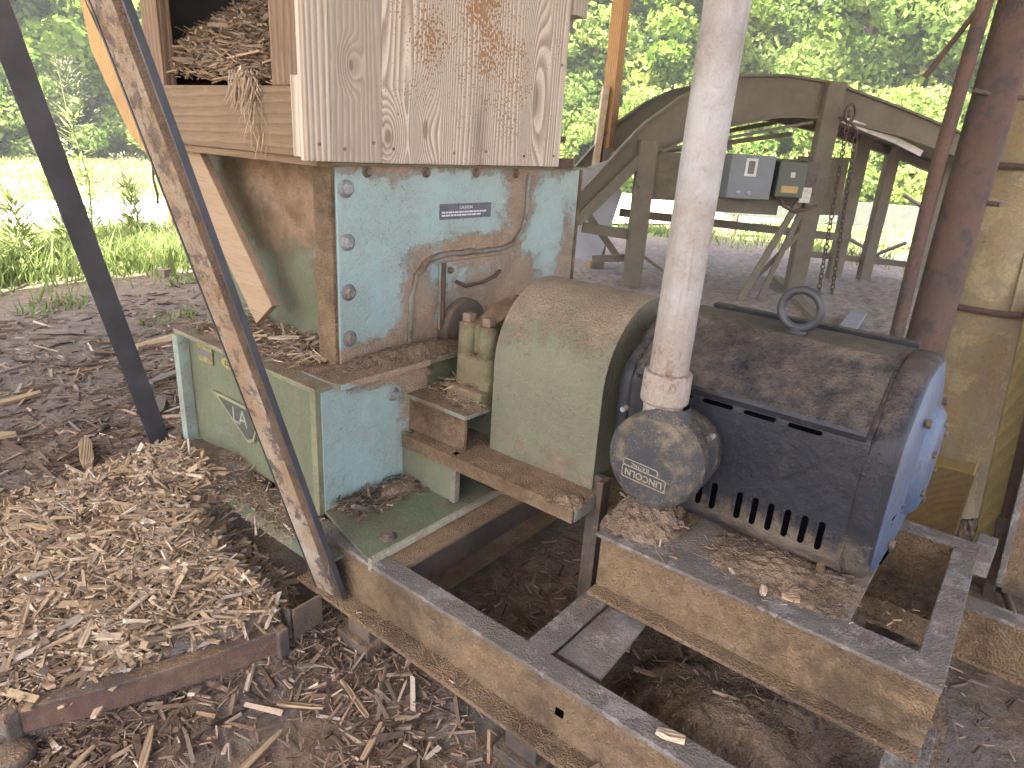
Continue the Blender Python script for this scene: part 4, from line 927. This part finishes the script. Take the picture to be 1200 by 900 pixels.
def girder(d0, d1, name, d_in):
    ss = np.linspace(-.85, 4.5, 48); g = thing_part = None
    mb = MB(); vs = []
    for s in ss:
        for d in (d0, d1):
            vs += [W(s, interp(botc, s), d), W(s, interp(topc, s), d)]
    fs = []
    for i in range(len(ss)-1):
        k = 4*i; fs += [(k, k+4, k+5, k+1), (k+2, k+3, k+7, k+6)]
    mb.add(vs, fs, False); mb.build(name, M_CONV, cv)
    for c, dz, nm in ((topc, .012, '_top_flange'), (botc, -.012, '_bottom_flange')):
        mb = MB(); vs = []
        for s in ss:
            z = interp(c, s); vs += [W(s, z-.012, d_in), W(s, z+.012, d_in), W(s, z+.012, d_in+.10), W(s, z-.012, d_in+.10)]
        fs = [(0, 3, 2, 1)]
        for i in range(len(ss)-1):
            for k in range(4): fs.append((4*i+k, 4*i+(k+1) % 4, 4*i+4+(k+1) % 4, 4*i+4+k))
        mb.add(vs, fs); mb.build(name+nm, M_CONV, cv)
girder(0, .012, 'near_girder', -.05); girder(1.3, 1.312, 'far_girder', 1.25)
# trough floor slats between girders
for i in range(26):
    s = -.4+i*.19
    mb = MB(); z = interp(botc, s)+.10; mb.bar(W(s, z, .02), W(s, z, 1.29), .17, .012, side=tuple(W(s+.1, interp(botc, s+.1)+.10)-W(s, z))); mb.build('trough_slat', M_CONV, cv)
mb = MB(); mb.bar(W(.1, 1.50, -.02), W(1.80, 1.90, -.02), .03, .03); mb.bar(W(.3, 1.50, .4), W(1.8, 1.78, .4), .03, .05); mb.bar(W(.3, 1.56, .9), W(1.85, 1.92, .9), .03, .05); mb.build('guide_angle', M_CONV, cv)
def post(s, d, z1, wx=.20, name='post', z0=-.05):
    mb = MB(); mb.bar(W(s, z0, d), W(s, z1, d), wx, .012, side=tuple(e_)); mb.bar(W(s-wx/2, z0, d+.05), W(s-wx/2, z1, d+.05), .012, .10, side=tuple(e_)); mb.bar(W(s+wx/2, z0, d+.05), W(s+wx/2, z1, d+.05), .012, .10, side=tuple(e_))
    return mb.build(name, M_CONV, cv, .003)
post(0, -.08, 1.60, .19); post(1.97, -.08, 2.31, .20); post(3.25, 1.2, 1.95, .17); post(3.70, 1.2, 1.86, .15); post(-.1, 1.2, 1.5, .15); post(1.15, 1.2, 1.9, .15); post(4.3, .9, 1.6, .15)
for s0, z0, s1, z1, w_, d in ((-.62, .66, .0, .60, .11, .0), (-.45, .30, .0, .34, .08, .1), (.1, .74, 3.3, .56, .10, 1.15), (.1, .38, .9, -.1, .035, .05), (-.6, .95, .05, .2, .08, .7), (2.6, .32, 4.5, .22, .08, 1.3)):
    MB().bar(W(s0, z0, d), W(s1, z1, d), w_*.5, w_, side=tuple(nf)).build('cross_bar', M_CONV, cv, .003)
for a, b, w_ in (((1.76, 1.10, -.16), (1.05, -.10, -.5), .07), ((1.82, 1.0, -.14), (1.34, -.12, -.4), .06), ((1.85, .75, -.16), (1.22, .0, -.2), .05)):
    MB().bar(W(*a), W(*b), w_, w_*.5, side=tuple(e_)).build('brace', M_CONV, cv, .003)
MB().bar(W(-.7, .72, -.06), W(-.02, 1.46, -.06), .03, .11, side=tuple(nf)).build('brace', M_CONV, cv, .003)
MB().bar(W(2.12, 1.95, -.05), W(2.9, 1.78, .1), .02, .07, side=tuple(nf)).build('pale_strip', plain('pale_plastic_strip', (.55, .52, .45), .6), cv, .003)
MB().bar(W(2.9, 1.78, .1), W(3.25, 1.66, .1), .02, .07, side=tuple(nf)).build('pale_strip', plain('pale_plastic_strip_b', (.55, .52, .45), .6), cv, .003)
MB().tube([W(-.05, 1.15, -.16), W(-.05, 1.15, .05)], .035, 12).build('roller_end', M_CONV, cv)
mb = MB(); mb.tube([W(2.1+.06*math.cos(a), 2.0+.09*math.sin(a), -.2) for a in np.linspace(0, 6.28, 14)[:-1]], .014, 6, closed=True); mb.tube([W(2.0, 1.96, -.16), W(2.15, 1.90, -.2), W(2.28, 1.84, -.1)], .015, 6); mb.build('shackle', M_RUST, cv)
# pale sheet leaning behind the left end of the conveyor
o = MB(); o.ext([(-.9, .25), (-.15, .12), (.05, 1.0), (-.2, 1.35), (-.85, 1.1)], lambda a, b, k: W(a, b, k), (.95, .97)); o = o.build('grey_sheet', plain('grey_sheet_metal', (.42, .41, .44), .5, 0, .2, 3)); tag(o, 'pale grey sheet of metal standing behind the conveyor end', 'metal sheet')
# electrical gear
eb_ = thing('control_panel_board', W(1, 1.0, -.1), 'dark green panel board fixed across the conveyor posts', 'panel board')
M_PB = grime('dark_green_board', (.075, .08, .045), (.06, .065, .04), .7, dust=.05, topdust=.4, chips=.1)
mb = MB(); mb.bar(W(.08, 1.25, -.04), W(1.86, 1.26, -.04), .02, .50, side=tuple(nf)); mb.build('back_board', M_PB, eb_, .003)
mb = MB(); mb.bar(W(.80, .99, -.08), W(1.55, .99, -.08), .05, .16, side=tuple(nf)); mb.build('lower_rail', M_CONV, eb_, .003)
mb = MB(); mb.bar(W(2.22, 1.2, .9), W(2.9, 1.22, .9), .02, .7, side=tuple(nf)); mb.build('side_board', M_PB, eb_, .003)
b1 = thing('grey_starter_box', W(1.1, 1.08, -.2), 'grey steel starter box with white framed switch on the panel board', 'electrical box')
mb = MB(); mb.bar(W(.84, 1.30, -.18), W(1.33, 1.30, -.18), .24, .45, side=tuple(nf)); mb.build('enclosure', plain('grey_enclosure_paint', (.15, .16, .16), .5, 0, .15, 5, .1), b1, .012, 3)
mb = MB(); mb.bar(W(1.0, 1.40, -.302), W(1.13, 1.40, -.302), .006, .18, side=tuple(nf)); pt_ = mb.build('switch_frame', plain('switch_frame_white', (.62, .6, .54), .5), b1, .001)
mb = MB(); mb.bar(W(1.03, 1.40, -.308), W(1.10, 1.40, -.308), .006, .13, side=tuple(nf)); mb.build('switch_insert', plain('switch_insert_brown', (.14, .12, .09), .5), pt_, .001)
for s in (.96, 1.08):
    MB().lathe(W(s, 1.14, -.30), -nf, [(0, .03), (.012, .027), (.013, .0)], 16).build('button', plain('button_grey', (.27, .29, .31), .4), b1)
b2 = thing('green_starter_box', W(1.5, 1.08, -.2), 'small dark green switch box with yellow label right of the grey box', 'electrical box')
mb = MB(); mb.bar(W(1.385, 1.30, -.19), W(1.70, 1.30, -.19), .22, .37, side=tuple(nf)); mb.build('enclosure', plain('green_enclosure_paint', (.06, .07, .04), .5, 0, .2, 6, .1), b2, .012, 3)
mb = MB(); mb.bar(W(1.44, 1.20, -.302), W(1.63, 1.20, -.302), .004, .07, side=tuple(nf)); mb.build('yellow_label', plain('yellow_label', (.45, .28, .08), .6, 0, .3, 40), b2)
mb = MB(); mb.bar(W(1.52, 1.35, -.302), W(1.57, 1.35, -.302), .004, .055, side=tuple(nf)); mb.build('white_label', plain('white_label', (.5, .5, .45), .6), b2)
mb = MB(); mb.bar(W(1.72, 1.33, -.15), W(1.88, 1.33, -.15), .14, .34, side=tuple(nf)); mb.build('side_housing', M_DARK, b2, .008)
o = MB(); o.bar(W(1.68, 1.15, -.28), W(1.80, 1.15, -.28), .02, .16, side=tuple(nf)); o = o.build('paper_tag', plain('paper_tag', (.58, .53, .42), .8, 0, .35, 30), None, .001); tag(o, 'cream paper tag hanging below the green switch box', 'tag')
o = MB().tube([W(1.50, 1.10, -.2), W(1.55, 1.02, -.22), W(1.68, .97, -.22), W(1.85, 1.0, -.2), W(1.95, 1.04, -.18)], .018, 8).build('cable', M_RUST); tag(o, 'looped brown cable under the switch boxes', 'cable')
o = MB().tube([W(.62, 1.0, .0), W(.6, .5, -.2), W(.5, .1, -.3), W(.35, .02, -.35)], .012, 6).build('cable', M_DARK); tag(o, 'thin dark cable dropping behind the pale pipe', 'cable')
def chain(a, b, label, link=.075, r=.007):
    a, b = Vector(a), Vector(b); root = thing('hanging_chain', a, label, 'chain', 'chains hanging beside the tall conveyor post'); d = b-a; n = int(d.length/(link*.72)); dn = d.normalized()
    me = None
    for i in range(n):
        c = a+d*((i+.5)/n); q = e_ if i % 2 else nf
        mb = MB(); mb.tube([c+dn*(link*.38*math.cos(t)*1.25)+q*(link*.30*math.sin(t)) for t in np.linspace(0, 2*math.pi, 11)[:-1]], r, 5, closed=True); mb.build('link', M_RUST, root)
chain(W(2.06, 2.02, -.25), W(2.16, .08, -.25), 'rusty chain hanging close in front of the tall post')
chain(W(2.28, 1.83, -.1), W(2.42, .05, -.1), 'rusty chain hanging a hand to the right of the tall post')

# ---------------------------------------------------------------- posts, duct and scrap at the right
rp_ = thing('rusty_pole', (2.96, .28, 0), 'thick rusty round steel pole behind the motor', 'pole')
MB().tube([(2.965, .275, -.05), (2.975, .285, .87), (2.99, .29, 1.5), (2.988, .287, 2.04), (2.99, .285, 2.7)], .070, 32).build('tube', M_RUST, rp_)
for z_ in (1.74, 1.40):
    k = (z_-1.1)/.95; MB().tube([(2.93, .215, z_), (2.91, .175, z_)], .009, 8).build('bolt', M_DARK, rp_)
o = thing('thin_pole', (2.91, .37, 0), 'thin dark pipe standing left of the thick rusty pole', 'pole')
MB().tube([(2.85, .372, -.05), (2.865, .375, .898), (2.90, .392, 1.5), (2.885, .378, 2.03), (2.88, .374, 2.6)], .024, 20).build('tube', M_RUST, o)
MB().tube([(2.90, .345, 1.76), (2.93, .29, 1.75)], .008, 8).build('clamp_bolt', M_DARK, o)
MB().tube([(2.89, .50, 1.80), (2.89, .37, 2.05)], .009, 8).build('side_rod', M_RUST, o)
M_DUCT = grime('mottled_yellow_duct', (.19, .18, .13), (.13, .125, .095), .7, dust=.22, topdust=.3, chips=.4, d1=(.42, .27, .10), d2=(.3, .19, .08), wear=(.27, .25, .16), sc=.5, streak=.8)  # grey tan mottled with yellow-brown patches and streaks
du = thing('round_duct', (3.5, .02, 0), 'wide round yellow green duct standing behind the rusty pole', 'duct')
dpts = [(3.44, .135, .05), (3.47, .15, .49), (3.53, .165, .87), (3.57, .178, 1.3), (3.57, .185, 2.0), (3.57, .19, 2.7)]
MB().tube(dpts, [.205]*6, 40).build('duct_body', M_DUCT, du)
for zc_, rr in ((.965, .170), (1.53, .172)):
    k = (zc_-.98)/1.02; c = V(3.53+.05*k, .168+.03*k, zc_)
    MB().lathe(c-V(0, 0, .012), (0, 0, 1), [(0, .20), (0, rr+.05), (.024, rr+.05), (.024, .20)], 40).build('flange', M_RUST, du)
MB().tube([(3.345, .06, .98), (3.39, .08, 1.3), (3.39, .11, 2.0)], .006, 6).build('seam', M_DUCT, du)
M_YW = wood('yellow_wood', (.21, .145, .065), (.18, .12, .055), (.13, .085, .04), 0, 7, .4, dust=.15, dk=(.38, .26, .09))
o = MB().box((3.15, -.0, .02), (3.55, .20, .33)).build('wooden_block', M_YW, None, .01); tag(o, 'large yellowish timber block on the floor behind the end bell', 'wood block')
o = MB().box((3.50, -.10, .05), (3.72, .06, .50)).build('wooden_block', M_YW, None, .01); tag(o, 'upright timber block behind the larger yellowish block', 'wood block')
rot = Matrix.Rotation(R(20), 3, 'Z')
o = MB().bar((2.90, -.125, .02), (3.42, -.03, 1.05), .11, .05, side=(0, 1, 0)).build('leaning_timber', wood('leaning_yellow_timber', (.26, .21, .09), (.22, .17, .08), (.15, .11, .055), 2, 7, .4, dust=.05), None, .006); tag(o, 'rough yellow green timber leaning against the duct', 'timber')
o = MB().bar((2.86, -.16, .01), (3.5, -.055, 1.30), .05, .045, side=(0, 1, 0)).build('steel_angle', M_RUST, None, .004); tag(o, 'rusty steel angle leaning at the right edge by the timber', 'steel angle')
fl_ = thing('leaning_steel_door', (2.6, -.3, 0), 'dusty dark steel panel with bright worn edge at the right margin', 'steel panel')
q0, q1 = V(2.72, -.165, .10), V(3.05, -.11, .90); dd = (q1-q0).normalized(); sdv = V(.1, -1, 0).normalized()
MB().add([q0, q0+sdv*.5, q0+sdv*.5+dd*1.1, q0+dd*1.1, q0+V(.02, 0, -.01), q0+sdv*.5+V(.02, 0, -.01), q0+sdv*.5+dd*1.1+V(.02, 0, -.01), q0+dd*1.1+V(.02, 0, -.01)], [(0, 1, 2, 3), (4, 7, 6, 5), (0, 4, 5, 1), (0, 3, 7, 4), (3, 2, 6, 7), (1, 5, 6, 2)]).build('panel', M_CAKED, fl_)
MB().bar(q0+V(-.012, 0, .01), q0+dd*1.1+V(-.012, 0, .01), .022, .02, side=tuple(sdv)).build('worn_edge', M_FLANGE, fl_, .003)
MB().bar(q0+V(-.012, -.01, .01), q0+sdv*.5+V(-.012, 0, .01), .02, .02, side=(0, 0, 1)).build('lower_edge', M_DARK, fl_, .003)
o = MB().bar((2.80, -.155, -.02), (2.93, -.125, .28), .035, .035, side=(0, 1, 0)).build('steel_peg', M_DARK, None, .004); tag(o, 'short black steel stub sticking out of the sawdust by the panel', 'steel stub')
o = MB().tube([(2.4, -.30, .02), (2.75, -.22, .03), (3.2, -.10, .03)], .014, 8).build('floor_rod', M_DARK); tag(o, 'dark thin rod lying on the floor right of the pedestal', 'rod')
o = MB().bar((5.6, .9, .04), (9.0, 2.7, .04), .12, .06).build('floor_channel', M_CONV, None, .004); tag(o, 'long steel channel on the ground behind the motor', 'steel channel')
o = MB().bar((6.2, 1.22, .06), (7.4, 1.35, .08), .14, .06).build('pale_plank', plain('pale_plank', (.24, .23, .235), .8)); tag(o, 'pale short plank lying behind the motor', 'plank')
# orange timber roof post seen between hopper and pipe
o = thing('roof_post', (7.7, 4.69, 0), 'sunlit orange timber post behind the hopper', 'post')
WOz = wood('orange_post_wood', (.42, .24, .11), (.33, .18, .08), (.25, .14, .07), 2, 8, .5)
MB().box((7.60, 4.60, -.1), (7.76, 4.76, 4.69)).build('post', WOz, o, .006)
MB().bar((7.52, 4.72, 1.2), (7.56, 4.70, 2.2), .08, .10, side=(1, -1, 0)).build('splint', plain('pale_splint', (.5, .38, .24), .8), o, .003)
o = MB().box((3.02, 6.9, .0), (3.16, 7.04, .07), Matrix.Rotation(.5, 3, 'Z')).build('brick', plain('grey_brick', (.25, .19, .15), .9)); tag(o, 'single grey brown brick on the dirt left of the mill', 'brick')
# far rail and sticks past the conveyor
o = thing('roadside_rail', (17, 3, 0), 'long grey horizontal rail on the grass beyond the conveyor', 'rail')
MB().bar((13.2, 5.2, .62), (15.4, 1.1, .62), .10, .42).build('rail', plain('grey_rail_paint', (.10, .11, .085), .7), o, .01)
for f_ in (.05, .5, .95): MB().box((13.2+2.2*f_-.05, 5.2-4.1*f_-.05, -.05), (13.2+2.2*f_+.05, 5.2-4.1*f_+.05, .42)).build('rail_post', M_CONV, o)
for a, b in (((12.0, 2.35, .0), (11.9, 1.75, .42)), ((11.6, 2.5, .4), (12.4, 2.1, .05)), ((12.2, 2.0, 1.1), (12.6, 1.5, .75))):
    o = MB().tube([a, V(*a).lerp(V(*b), .5)+V(0, 0, .02), b], .03, 7).build('dead_branch', plain('dead_branch_bark', (.16, .12, .1), .9)); tag(o, 'bare dead branch propped on the grass beyond the conveyor', 'branch', 'dead branches beyond the conveyor')

# ---------------------------------------------------------------- shed roof over it all
sr = thing('shed_roof', (3, 2, 4), 'low corrugated steel roof of the open shed overhead', 'roof')
def zroof(x, y): return 3.9
mb = MB(); vs = []; xs = np.arange(-4.5, 10.2, .15); 
for i, x_ in enumerate(xs):
    z = 4.7+(.03 if i % 2 else 0); yv = (-3.6, 6.6)
    vs += [V(x_, yv[0], z), V(x_, yv[1], z), V(x_, yv[0], z+.012), V(x_, yv[1], z+.012)]
fs = []
for i in range(len(xs)-1):
    k = 4*i; fs += [(k, k+1, k+5, k+4), (k+2, k+6, k+7, k+3)]
mb.add(vs, fs); mb.build('roof_sheet', plain('roof_sheet_steel', (.35, .34, .32), .6), sr)
for y_ in (-3.2, .3, 3.6, 6.4): MB().box((-4.4, y_-.07, 4.46), (10.0, y_+.07, 4.685)).build('rafter', WB, sr)
for x_, y_ in ((-4, -3.2), (4, -3.2), (9.9, -3.2), (-4, 6.4)):
    o = MB().box((x_-.09, y_-.09, -.1), (x_+.09, y_+.09, 4.455)).build('shed_post', WOz); tag(o, 'square timber post at the rim of the shed roof', 'post', 'posts at the rim of the shed')

# ---------------------------------------------------------------- vegetation
LEAF = tone_mat('leaves', [(0, (.09, .14, .022)), (.4, (.16, .25, .04)), (.7, (.25, .35, .06)), (1, (.36, .43, .10))], .4, .6, fine=False)
LEAF2 = tone_mat('pale_leaves', [(0, (.10, .15, .035)), (.4, (.18, .27, .06)), (.7, (.27, .35, .09)), (1, (.38, .45, .17))], .4, .6, fine=False)
BARK = plain('bark', (.12, .09, .07), .9, 0, .5, 12, .6)
GRASS = tone_mat('grass_blades', [(0, (.10, .14, .035)), (.4, (.18, .25, .07)), (.7, (.28, .34, .12)), (1, (.42, .41, .22))], .6, .4, fine=False)
def crown_mesh(seed, N, H, Rr, base=.05, leaf=.10, mat=LEAF, clumps=70):
    g = np.random.default_rng(seed)
    # clump centres fill an uneven egg
    a = g.uniform(0, 2*np.pi, clumps); t = g.uniform(0, 1, clumps); z = H*(base+(1-base)*t)
    rad = Rr*np.sqrt(np.clip(1-((t-.42)/.62)**2, .05, 1))*np.sqrt(g.uniform(.15, 1.1, clumps))
    C_ = np.stack([rad*np.cos(a), rad*np.sin(a), z], -1); cr_ = g.uniform(.35, .95, clumps)*Rr*.38
    k = g.integers(0, clumps, N); d = g.normal(0, 1, (N, 3)); d /= np.linalg.norm(d, axis=1)[:, None]
    P = C_[k]+d*(cr_[k]*g.uniform(.35, 1, N)**.5)[:, None]*np.array([1, 1, .7])
    nrm = d+g.normal(0, .8, (N, 3)); nrm /= np.linalg.norm(nrm, axis=1)[:, None]
    t1 = np.cross(nrm, g.normal(0, 1, (N, 3))); t1 /= np.linalg.norm(t1, axis=1)[:, None]; t2 = np.cross(nrm, t1)
    L = (leaf*g.uniform(.6, 1.5, N))[:, None]
    vs = np.stack([P-t1*L, P-t2*L*.55, P+t1*L, P+t2*L*.55], 1).reshape(-1, 3)
    F_ = np.arange(N)[:, None]*4+np.arange(4)
    tn = np.repeat(np.clip(g.normal(.5, .2, clumps)[k]+g.normal(0, .12, N), 0, 1), 4)
    o = np_mesh('crown', vs, F_, mat, tn); return o
def trunk_mb(seed, H, r):
    g = random.Random(seed); mb = MB(); pts = []; x_ = y_ = 0
    for i in range(7): pts.append((x_, y_, H*.85*i/6-.1)); x_ += g.uniform(-.12, .12); y_ += g.uniform(-.12, .12)
    mb.tube(pts, [r*(1-.13*i) for i in range(7)], 10)
    for k in range(7):
        i = g.randint(2, 5); a = g.uniform(0, 6.28); p = Vector(pts[i]); q = p+V(math.cos(a)*H*.2, math.sin(a)*H*.2, H*.13)
        mb.tube([p, p.lerp(q, .5)+V(0, 0, -.1), q], [r*.4, r*.28, r*.1], 6)
    return mb
protos = []
for s, H, Rr, mt, lf in ((1, 10, 3.2, LEAF, .10), (2, 12, 3.6, LEAF2, .10), (3, 9, 3.0, LEAF2, .09), (4, 2.6, 1.9, LEAF2, .07)):
    c = crown_mesh(s, 60000 if H > 5 else 20000, H, Rr, .02 if H < 5 else .10, lf, mt, 110 if H > 5 else 40); tmb = trunk_mb(s, H, .16 if H > 5 else .05)
    tk = tmb.build('trunk', BARK); protos.append((c, tk))
def dup_tree(kind, x, y, sc, rz, label, group, name='tree', cat='tree'):
    r_ = thing(name, (x, y, 0), label, cat, group); r_.rotation_euler = (0, 0, rz); r_.scale = (sc, sc, sc)
    for src in protos[kind]:
        c = src.copy(); COL.objects.link(c); c.parent = r_
    return r_
def dirpos(px, dist):   # bearing (degrees right of +y) and distance
    return dist*math.sin(R(px)), dist*math.cos(R(px))
ORD = 'first second third fourth fifth sixth seventh eighth ninth tenth eleventh twelfth thirteenth'.split()
gA = 'leafy trees beyond the clearing'
k = 0
for brg, dist, kind, sc in ((4, 34, 1, 1.3), (10, 33, 0, 1.45), (15.5, 34, 1, 1.3), (20, 32, 0, 1.5), (25, 33, 1, 1.3), (31, 38, 2, 1.3), (38, 34, 0, 1.2), (46, 33, 1, 1.1),
                            (52, 27, 0, 1.05), (57, 24, 2, 1.1), (62, 25, 1, 1.0), (67, 23, 0, 1.05), (72, 26, 2, 1.2), (76, 22, 1, .95), (80, 24, 0, 1.1), (84, 21, 2, 1.0), (88, 24, 1, 1.1), (93, 22, 0, 1.1), (99, 24, 2, 1.1)):
    if brg > 50: dist, sc = dist+9, sc*1.3
    x_, y_ = dirpos(brg, dist)
    dup_tree(kind, x_, y_, sc, k*1.3, ('broad mid green', 'pale green', 'smaller rounded')[kind]+' tree, '+ORD[k if brg < 50 else k-8]+' from the left in the '+('left' if brg < 50 else 'right')+' wall of trees', gA); k += 1
for brg, dist, sc in [(b, 30+2*math.sin(b*3), 1.0+.25*math.sin(b*5)) for b in range(6, 50, 3)] + [(b, 27+1.6*math.sin(b*2), 1.05+.3*math.sin(b*7)) for b in range(54, 100, 3)]:
    x_, y_ = dirpos(brg, dist)
    dup_tree(3, x_, y_, sc, brg*.7, 'low rounded bush at the foot of the trees', 'bushes at the foot of the trees', 'bush', 'bush')
for c, t_ in protos: bpy.data.objects.remove(c); bpy.data.objects.remove(t_)
# grass
def grass(name, N, fx, hmin, hmax, wd, label, tone_m=.5):
    x, y = fx(N); N = len(x); h = rng.uniform(hmin, hmax, N)[:, None]; a = rng.uniform(0, 2*np.pi, N)
    s0 = np.stack([np.cos(a), np.sin(a), 0*a], -1)*wd; ln = np.stack([rng.normal(0, .35, N), rng.normal(0, .35, N), np.ones(N)], -1)*h
    P0 = np.stack([x, y, gh(x, y)], -1); mid = P0+ln*.55; tip = P0+ln+np.stack([rng.normal(0, .2, N), rng.normal(0, .2, N), -.1*np.ones(N)], -1)*h
    vs = np.stack([P0-s0, P0+s0, mid+s0*.8, tip, mid-s0*.8], 1).reshape(-1, 3)
    F_ = np.arange(N)[:, None]*5+np.arange(5)
    tn = np.repeat(np.clip(rng.normal(tone_m, .22, N), 0, 1), 5)+np.tile([-.15, -.15, 0, .15, 0], N)
    o = np_mesh(name, vs, F_, GRASS, np.clip(tn, 0, 1)); tag(o, label, 'grass', kind='stuff'); return o
def g1(N):
    x = rng.uniform(-2, 5.2, N); y = rng.uniform(6.3, 9.2, N); d = np.clip((y-6.6-.45*nz2(x, y, 1.6, 2)-.35*np.maximum(x-2.2, 0))/1.3, 0, 1)
    k = (rng.uniform(0, 1, N) < d*.9+.015) & (x < 4.4-.0*y); return x[k], y[k]
grass('grass', 34000, g1, .08, .46, .006, 'tall green grass at the edge of the shade left of the mill')
def g2(N):
    x = rng.uniform(-4, 16, N); y = rng.uniform(13.5, 30, N); k = rng.uniform(0, 1, N) < .5+.5*nz2(x, y, .8, 3); return x[k], y[k]
grass('grass', 30000, g2, .08, .25, .015, 'sunlit short grass beyond the pale road on the left', .7)
def g3(N):
    x = rng.uniform(11.5, 20, N); y = rng.uniform(-1.5, 7.5, N); k = rng.uniform(0, 1, N) < .45+.6*nz2(x, y, 1.2, 3); return x[k], y[k]
grass('grass', 16000, g3, .05, .22, .010, 'sunlit grass seen between the conveyor posts', .6)
def g4(N):
    x = rng.uniform(.2, 3.6, N); y = rng.uniform(5.2, 6.9, N); k = rng.uniform(0, 1, N) < np.clip(nz2(x, y, 3.1, 6)-.25, 0, 1); return x[k], y[k]
grass('grass', 3500, g4, .03, .14, .006, 'sparse weeds sprouting in the dark dirt', .45)
# tall seeding weed
def tall_weed(x0, y0, H, label, name='tall_weed'):
    r_ = thing(name, (x0, y0, 0), label, 'weed'); g = np.random.default_rng(int(x0*10))
    MB().tube([(x0, y0, 0), (x0+.06, y0, H*.4), (x0-.03, y0+.05, H*.75), (x0-.05, y0+.08, H)], [.012, .010, .007, .003], 6).build('stem', plain('weed_stem', (.16, .22, .07), .7), r_)
    def leaves(n, z0, z1, sp, L, mat, nm):
        z = g.uniform(z0, z1, n); a = g.uniform(0, 6.28, n); rr = g.uniform(.1, 1, n)*sp*(1-.5*(z-z0)/(z1-z0)); P = np.stack([x0+rr*np.cos(a), y0+rr*np.sin(a), z], -1)
        d = np.stack([np.cos(a), np.sin(a), g.uniform(-.3, .9, n)], -1)*L*g.uniform(.5, 1.3, (n, 1)); s_ = np.stack([-np.sin(a), np.cos(a), 0*a], -1)*L*.12
        vs = np.stack([P, P+d*.5+s_, P+d, P+d*.5-s_], 1).reshape(-1, 3)
        o = np_mesh(nm, vs-np.array([x0, y0, 0]), np.arange(n)[:, None]*4+np.arange(4), mat, np.repeat(g.uniform(.4, 1, n), 4), parent=r_); o['kind'] = 'stuff'
    leaves(260, .1, H*.72, .13, .16, GRASS, 'leaves')
    leaves(420, H*.60, H, .34, .05, tone_mat('seed_head', [(0, (.16, .17, .08)), (.5, (.24, .24, .13)), (.8, (.32, .30, .2)), (1, (.36, .34, .25))], .8, .3, fine=False), 'seed_head')
tall_weed(2.98, 8.37, 2.05, 'tall weed with feathery seed head standing in the sunlit grass')

# ---------------------------------------------------------------- haze volume added to pale the background, mostly in place of lens flare
hm = bpy.data.materials.new('haze'); hm.use_nodes = True; ht = hm.node_tree; ht.nodes.clear()
ho2 = ht.nodes.new('ShaderNodeOutputMaterial'); hv = ht.nodes.new('ShaderNodeVolumePrincipled')
hv.inputs['Color'].default_value = (.95, .97, 1, 1); hv.inputs['Density'].default_value = .0024; hv.inputs['Anisotropy'].default_value = .2
ht.links.new(hv.outputs[0], ho2.inputs['Volume'])
hz = MB().box((-420, -420, -1.5), (420, 420, 19.5)).build('haze', hm, kind='stuff'); hz['label'] = 'added haze volume paling the trees in place of lens flare'
S.cycles.volume_bounces = 0; S.cycles.volume_max_steps = 64

for wx, wy, wh in ((2.1, 7.7, 1.0), (1.55, 7.35, .8), (2.6, 8.0, 1.25), (3.5, 8.5, 1.1)):
    tall_weed(wx, wy, wh, {1.0: 'slender weed in the grass just left of the strap', .8: 'shorter slender weed at the far left of the grass', 1.25: 'slender weed directly before the tall feathery weed', 1.1: 'slender weed to the right of the tall feathery weed'}[wh], 'slender_weed')
